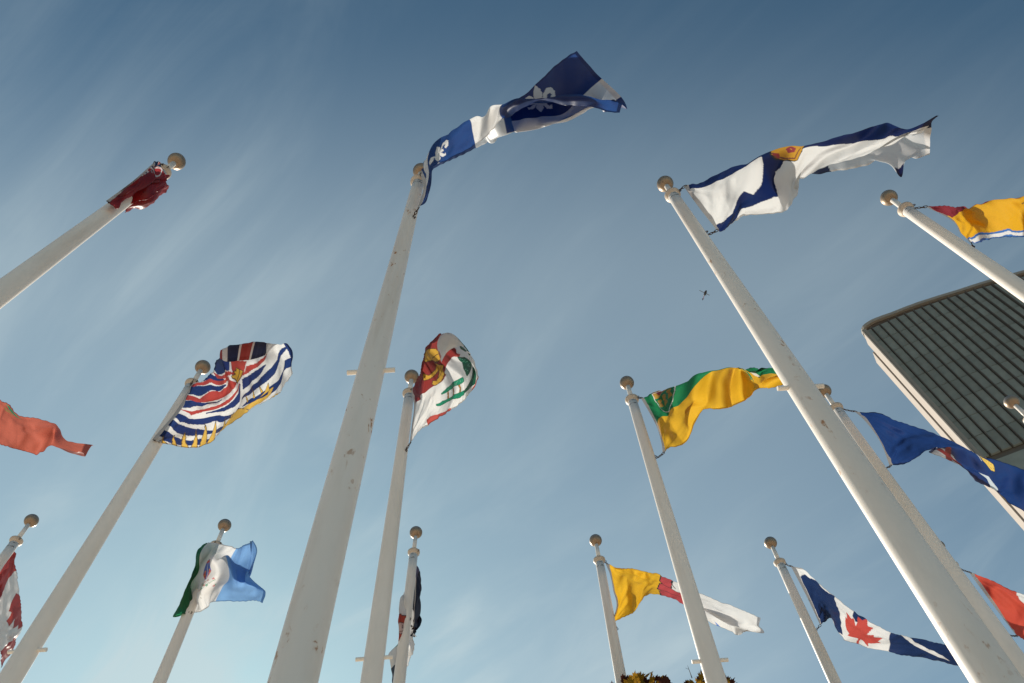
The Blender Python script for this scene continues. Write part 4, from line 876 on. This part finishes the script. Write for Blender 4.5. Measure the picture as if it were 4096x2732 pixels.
# ------------------------------------------------------------------ helicopter
def helicopter():
    r = ray(2720+1122/11.2, 1100+840/11.2); dist = 780.; c = CAM + r/np.linalg.norm(r)*dist
    root = empty('helicopter', tuple(c), 'tiny red and black helicopter far off in the sky beside the thick right pole', 'helicopter')
    # heading: tail points down-left in the view (away from the zenith)
    def dirto(x, y):
        q = ray(2720+x/11.2, 1100+y/11.2); q = q*(c[2]-CAMZ)/q[2]; return Vector(tuple(q+CAM-c))
    tail = dirto(1030,1115); tl = tail.length; t_ = tail.normalized(); t_.z = 0; t_.normalize(); nose = -t_; side = Vector((0,0,1)).cross(nose).normalized(); up = Vector((0,0,1))
    b1 = dirto(865,680); b2 = dirto(1320,905)
    red = simple('heli_red', (.30,.012,.03), .35); blk = simple('heli_black', (.02,.02,.022), .5); gry = simple('rotor_grey', (.12,.14,.15), .5)
    W = lambda a_, b_, d_: tuple(nose*a_+side*b_+up*d_)
    # fuselage: lofted sections
    secs = [(4.2,.15,.15,-.5),(3.6,.75,.7,-.4),(2.4,1.1,1.1,-.1),(.8,1.2,1.35,.0),(-.8,1.1,1.25,.1),(-2.0,.7,.8,.35),(-2.8,.35,.4,.55)]
    def loft(lo, hi):
        v = []; f__ = []; n = 10
        for a_, w_, h_, z_ in secs:
            for i in range(n+1):
                t = lo+(hi-lo)*i/n; v.append(tuple(Vector(c)+Vector(W(a_, w_*math.cos(t), z_+h_*math.sin(t)))))
        for j in range(len(secs)-1):
            for i in range(n): q = j*(n+1)+i; f__.append((q,q+1,q+n+2,q+n+1))
        return v, f__
    link('fuselage', mesh('fuselage', *loft(math.pi*.0, math.pi), True), red, root); link('belly', mesh('belly', *loft(math.pi, 2*math.pi), True), blk, root)
    Wc = lambda a_, b_, d_: Vector(c)+Vector(W(a_,b_,d_))
    TLn = tl
    link('tail_boom', mesh('tail_boom', *tube(Wc(-2.2,0,.5), Wc(-TLn,0,.8), .32,.14,10)), red, root)
    link('tail_fin', mesh('tail_fin', *box(Wc(-TLn-.3,0,1.3), .9,.12,2.4, nose, side, up)), blk, root)
    link('tail_rotor', mesh('tail_rotor', *box(Wc(-TLn,.5,1.0), .2,.06,2.2, nose, side, up)), gry, root)
    link('stabiliser', mesh('stabiliser', *box(Wc(-TLn+.9,0,.75), .5,2.0,.06, nose, side, up)), blk, root)
    link('mast', mesh('mast', *tube(Wc(0,0,1.2), Wc(0,0,2.1), .16,.16,8)), blk, root)
    bd = (b2-b1); bl = bd.length; bd = bd.normalized(); bd.z = 0; bd.normalize(); bs = up.cross(bd)
    for sg in (1,-1):
        link('rotor_blade', mesh('rotor_blade', *box(Wc(0,0,2.1)+bd*(sg*bl*.27), bl*.46,.55,.08, bd, bs, up)), gry, root)
    for sg in (1,-1):
        link('skid', mesh('skid', *tube(Wc(2.6,sg*1.1,-1.9), Wc(-1.6,sg*1.1,-1.9), .07,.07,8)), blk, root)
        for a_ in (1.6,-.8): link('skid_strut', mesh('skid_strut', *tube(Wc(a_,sg*1.1,-1.9), Wc(a_,sg*.7,-1.0), .05,.05,6)), blk, root)
helicopter()

# ------------------------------------------------------------------ maple tree
def tree():
    # crown top as the photo shows it along the lower frame edge (photo pixels)
    top = [(2440,2748),(2500,2712),(2546,2690),(2600,2692),(2640,2707),(2690,2718),(2730,2745),(2760,2716),(2790,2695),(2840,2702),(2880,2712),(2930,2722),(2975,2752)]
    hgt = 7.0
    tx = np.array([t_[0] for t_ in top], float); ty = np.array([t_[1] for t_ in top], float)
    cen = at(2690, 2732, 7.4)
    root = empty('maple_tree', (cen[0], cen[1], 0), 'maple tree whose brown and sunlit yellow autumn leaf tips show at the bottom edge', 'tree')
    bark = simple('bark', (.075,.055,.04), .9, 0, .3, 9, .02)
    tr = [tube((cen[0]+.1,cen[1]+.1,0),(cen[0],cen[1],2.6),.19,.15,12), tube((cen[0],cen[1],2.55),(cen[0]-.05,cen[1],5.6),.15,.07,10)]
    link('trunk', mesh('trunk', *join(tr)), bark, root)
    r_ = np.random.default_rng(11)
    # leaf colours; the yellow also stands in for sunlight on the leaves
    def leafmat(name, c1, c2):
        m_, t, p, o = mat(name); T = t.links.new; t.nodes.remove(p)
        no = nn(t,'ShaderNodeTexNoise'); no.inputs['Scale'].default_value = 3.; tc = nn(t,'ShaderNodeTexCoord'); T(tc.outputs['Object'], no.inputs[0])
        mxx = nn(t,'ShaderNodeMixRGB'); mxx.inputs[1].default_value = (*c1,1); mxx.inputs[2].default_value = (*c2,1); T(no.outputs[0], mxx.inputs[0])
        df = nn(t,'ShaderNodeBsdfDiffuse'); trn = nn(t,'ShaderNodeBsdfTranslucent'); ms = nn(t,'ShaderNodeMixShader'); ms.inputs[0].default_value = .3
        T(mxx.outputs[0], df.inputs[0]); T(mxx.outputs[0], trn.inputs[0]); T(df.outputs[0], ms.inputs[1]); T(trn.outputs[0], ms.inputs[2]); T(ms.outputs[0], o.inputs[0]); return m_
    dark = leafmat('leaf_brown', (.05,.018,.018), (.09,.035,.02)); yel = leafmat('leaf_yellow_lit', (.42,.22,.02), (.30,.16,.02)); grn = leafmat('leaf_olive', (.10,.09,.02), (.20,.14,.02))
    ML = [(x,-y) for x, y in MAPLE]
    lm = []
    for mt in (dark, yel, grn):
        v = [(0,0,.06)]+[(x, y, -.12*(x*x+y*y)**.5) for x, y in ML]; n = len(ML)
        f__ = [(0, 1+i, 1+(i+1)%n) for i in range(n)]
        me = mesh('leaf', v, f__); me.materials.append(mt); lm.append(me)
    branches = []
    def leaf_at(p, sz, pick):
        o = bpy.data.objects.new('leaf', lm[pick]); COL.objects.link(o); o.parent = root
        o.matrix_parent_inverse = Matrix.Translation(root.location).inverted()
        o.location = tuple(p); o.scale = (sz,sz,sz); o.rotation_euler = (r_.uniform(.3,1.7), r_.uniform(-.8,.8), r_.uniform(0,6.28))
    npart = 0
    while npart < 120:
        x = r_.uniform(2440, 2975); y0 = np.interp(x, tx, ty); y = y0 + abs(r_.normal())*30 + 8
        if y > 2800: continue
        hh_ = 7.4+r_.uniform(-.55,.55)
        p = at(x, y, hh_); pick = 1 if r_.random() < (.50 if (x < 2640 or 2760 < x < 2810) and r_.random() < .75 else .10) else (2 if r_.random() < .2 else 0)  # yellow drawn more often towards the sunlit left, light put into leaf colour
        leaf_at(p, r_.uniform(.075,.125), pick); npart += 1
        if npart % 9 == 0: branches.append(tuple(p))
    # the rest of the crown, joined
    V, Fa = [], []; n = len(ML)
    for i in range(5200):
        u = r_.normal(size=3); u /= np.linalg.norm(u); rr = r_.uniform(.55,1)**.5
        p = np.array([cen[0], cen[1]+.3, 5.9+CAMZ-.1]) + u*rr*np.array([2.1,2.1,1.75])*(1+.12*math.sin(u[0]*7+u[1]*5))
        r0 = p-CAM; cc = r0@R; px = CX+FPX*cc[0]/cc[2]; py = CY-FPX*cc[1]/cc[2]
        if py < 2785: continue
        ax = Vector(r_.normal(size=3)).normalized(); b1 = ax.orthogonal().normalized(); b2 = ax.cross(b1); sz = r_.uniform(.06,.12); o0 = len(V)
        V.append(tuple(p)); V += [tuple(Vector(p)+b1*(x*sz)+b2*(y*sz)) for x, y in ML[::2]]; q = len(ML[::2])
        Fa += [(o0, o0+1+j, o0+1+(j+1)%q) for j in range(q)]
    cr = link('crown', mesh('crown', V, Fa), dark, root); cr['kind'] = 'stuff'
    br = []
    for b_ in branches: br.append(tube((cen[0]-.03,cen[1],4.6+r_.uniform(-1.5,1)), b_, .035,.006,6))
    # bare twig standing above the leaves
    tw = [at(2768,2712,7.5), at(2756,2678,7.65), at(2750,2662,7.7)]; br.append(tube(tuple(tw[0]),tuple(tw[1]),.008,.004,5)); br.append(tube(tuple(tw[1]),tuple(tw[2]),.004,.002,5)); br.append(tube(tuple(tw[1]),tuple(at(2742,2672,7.7)),.003,.002,5))
    link('branch', mesh('branch', *join(br)), bark, root)
tree()
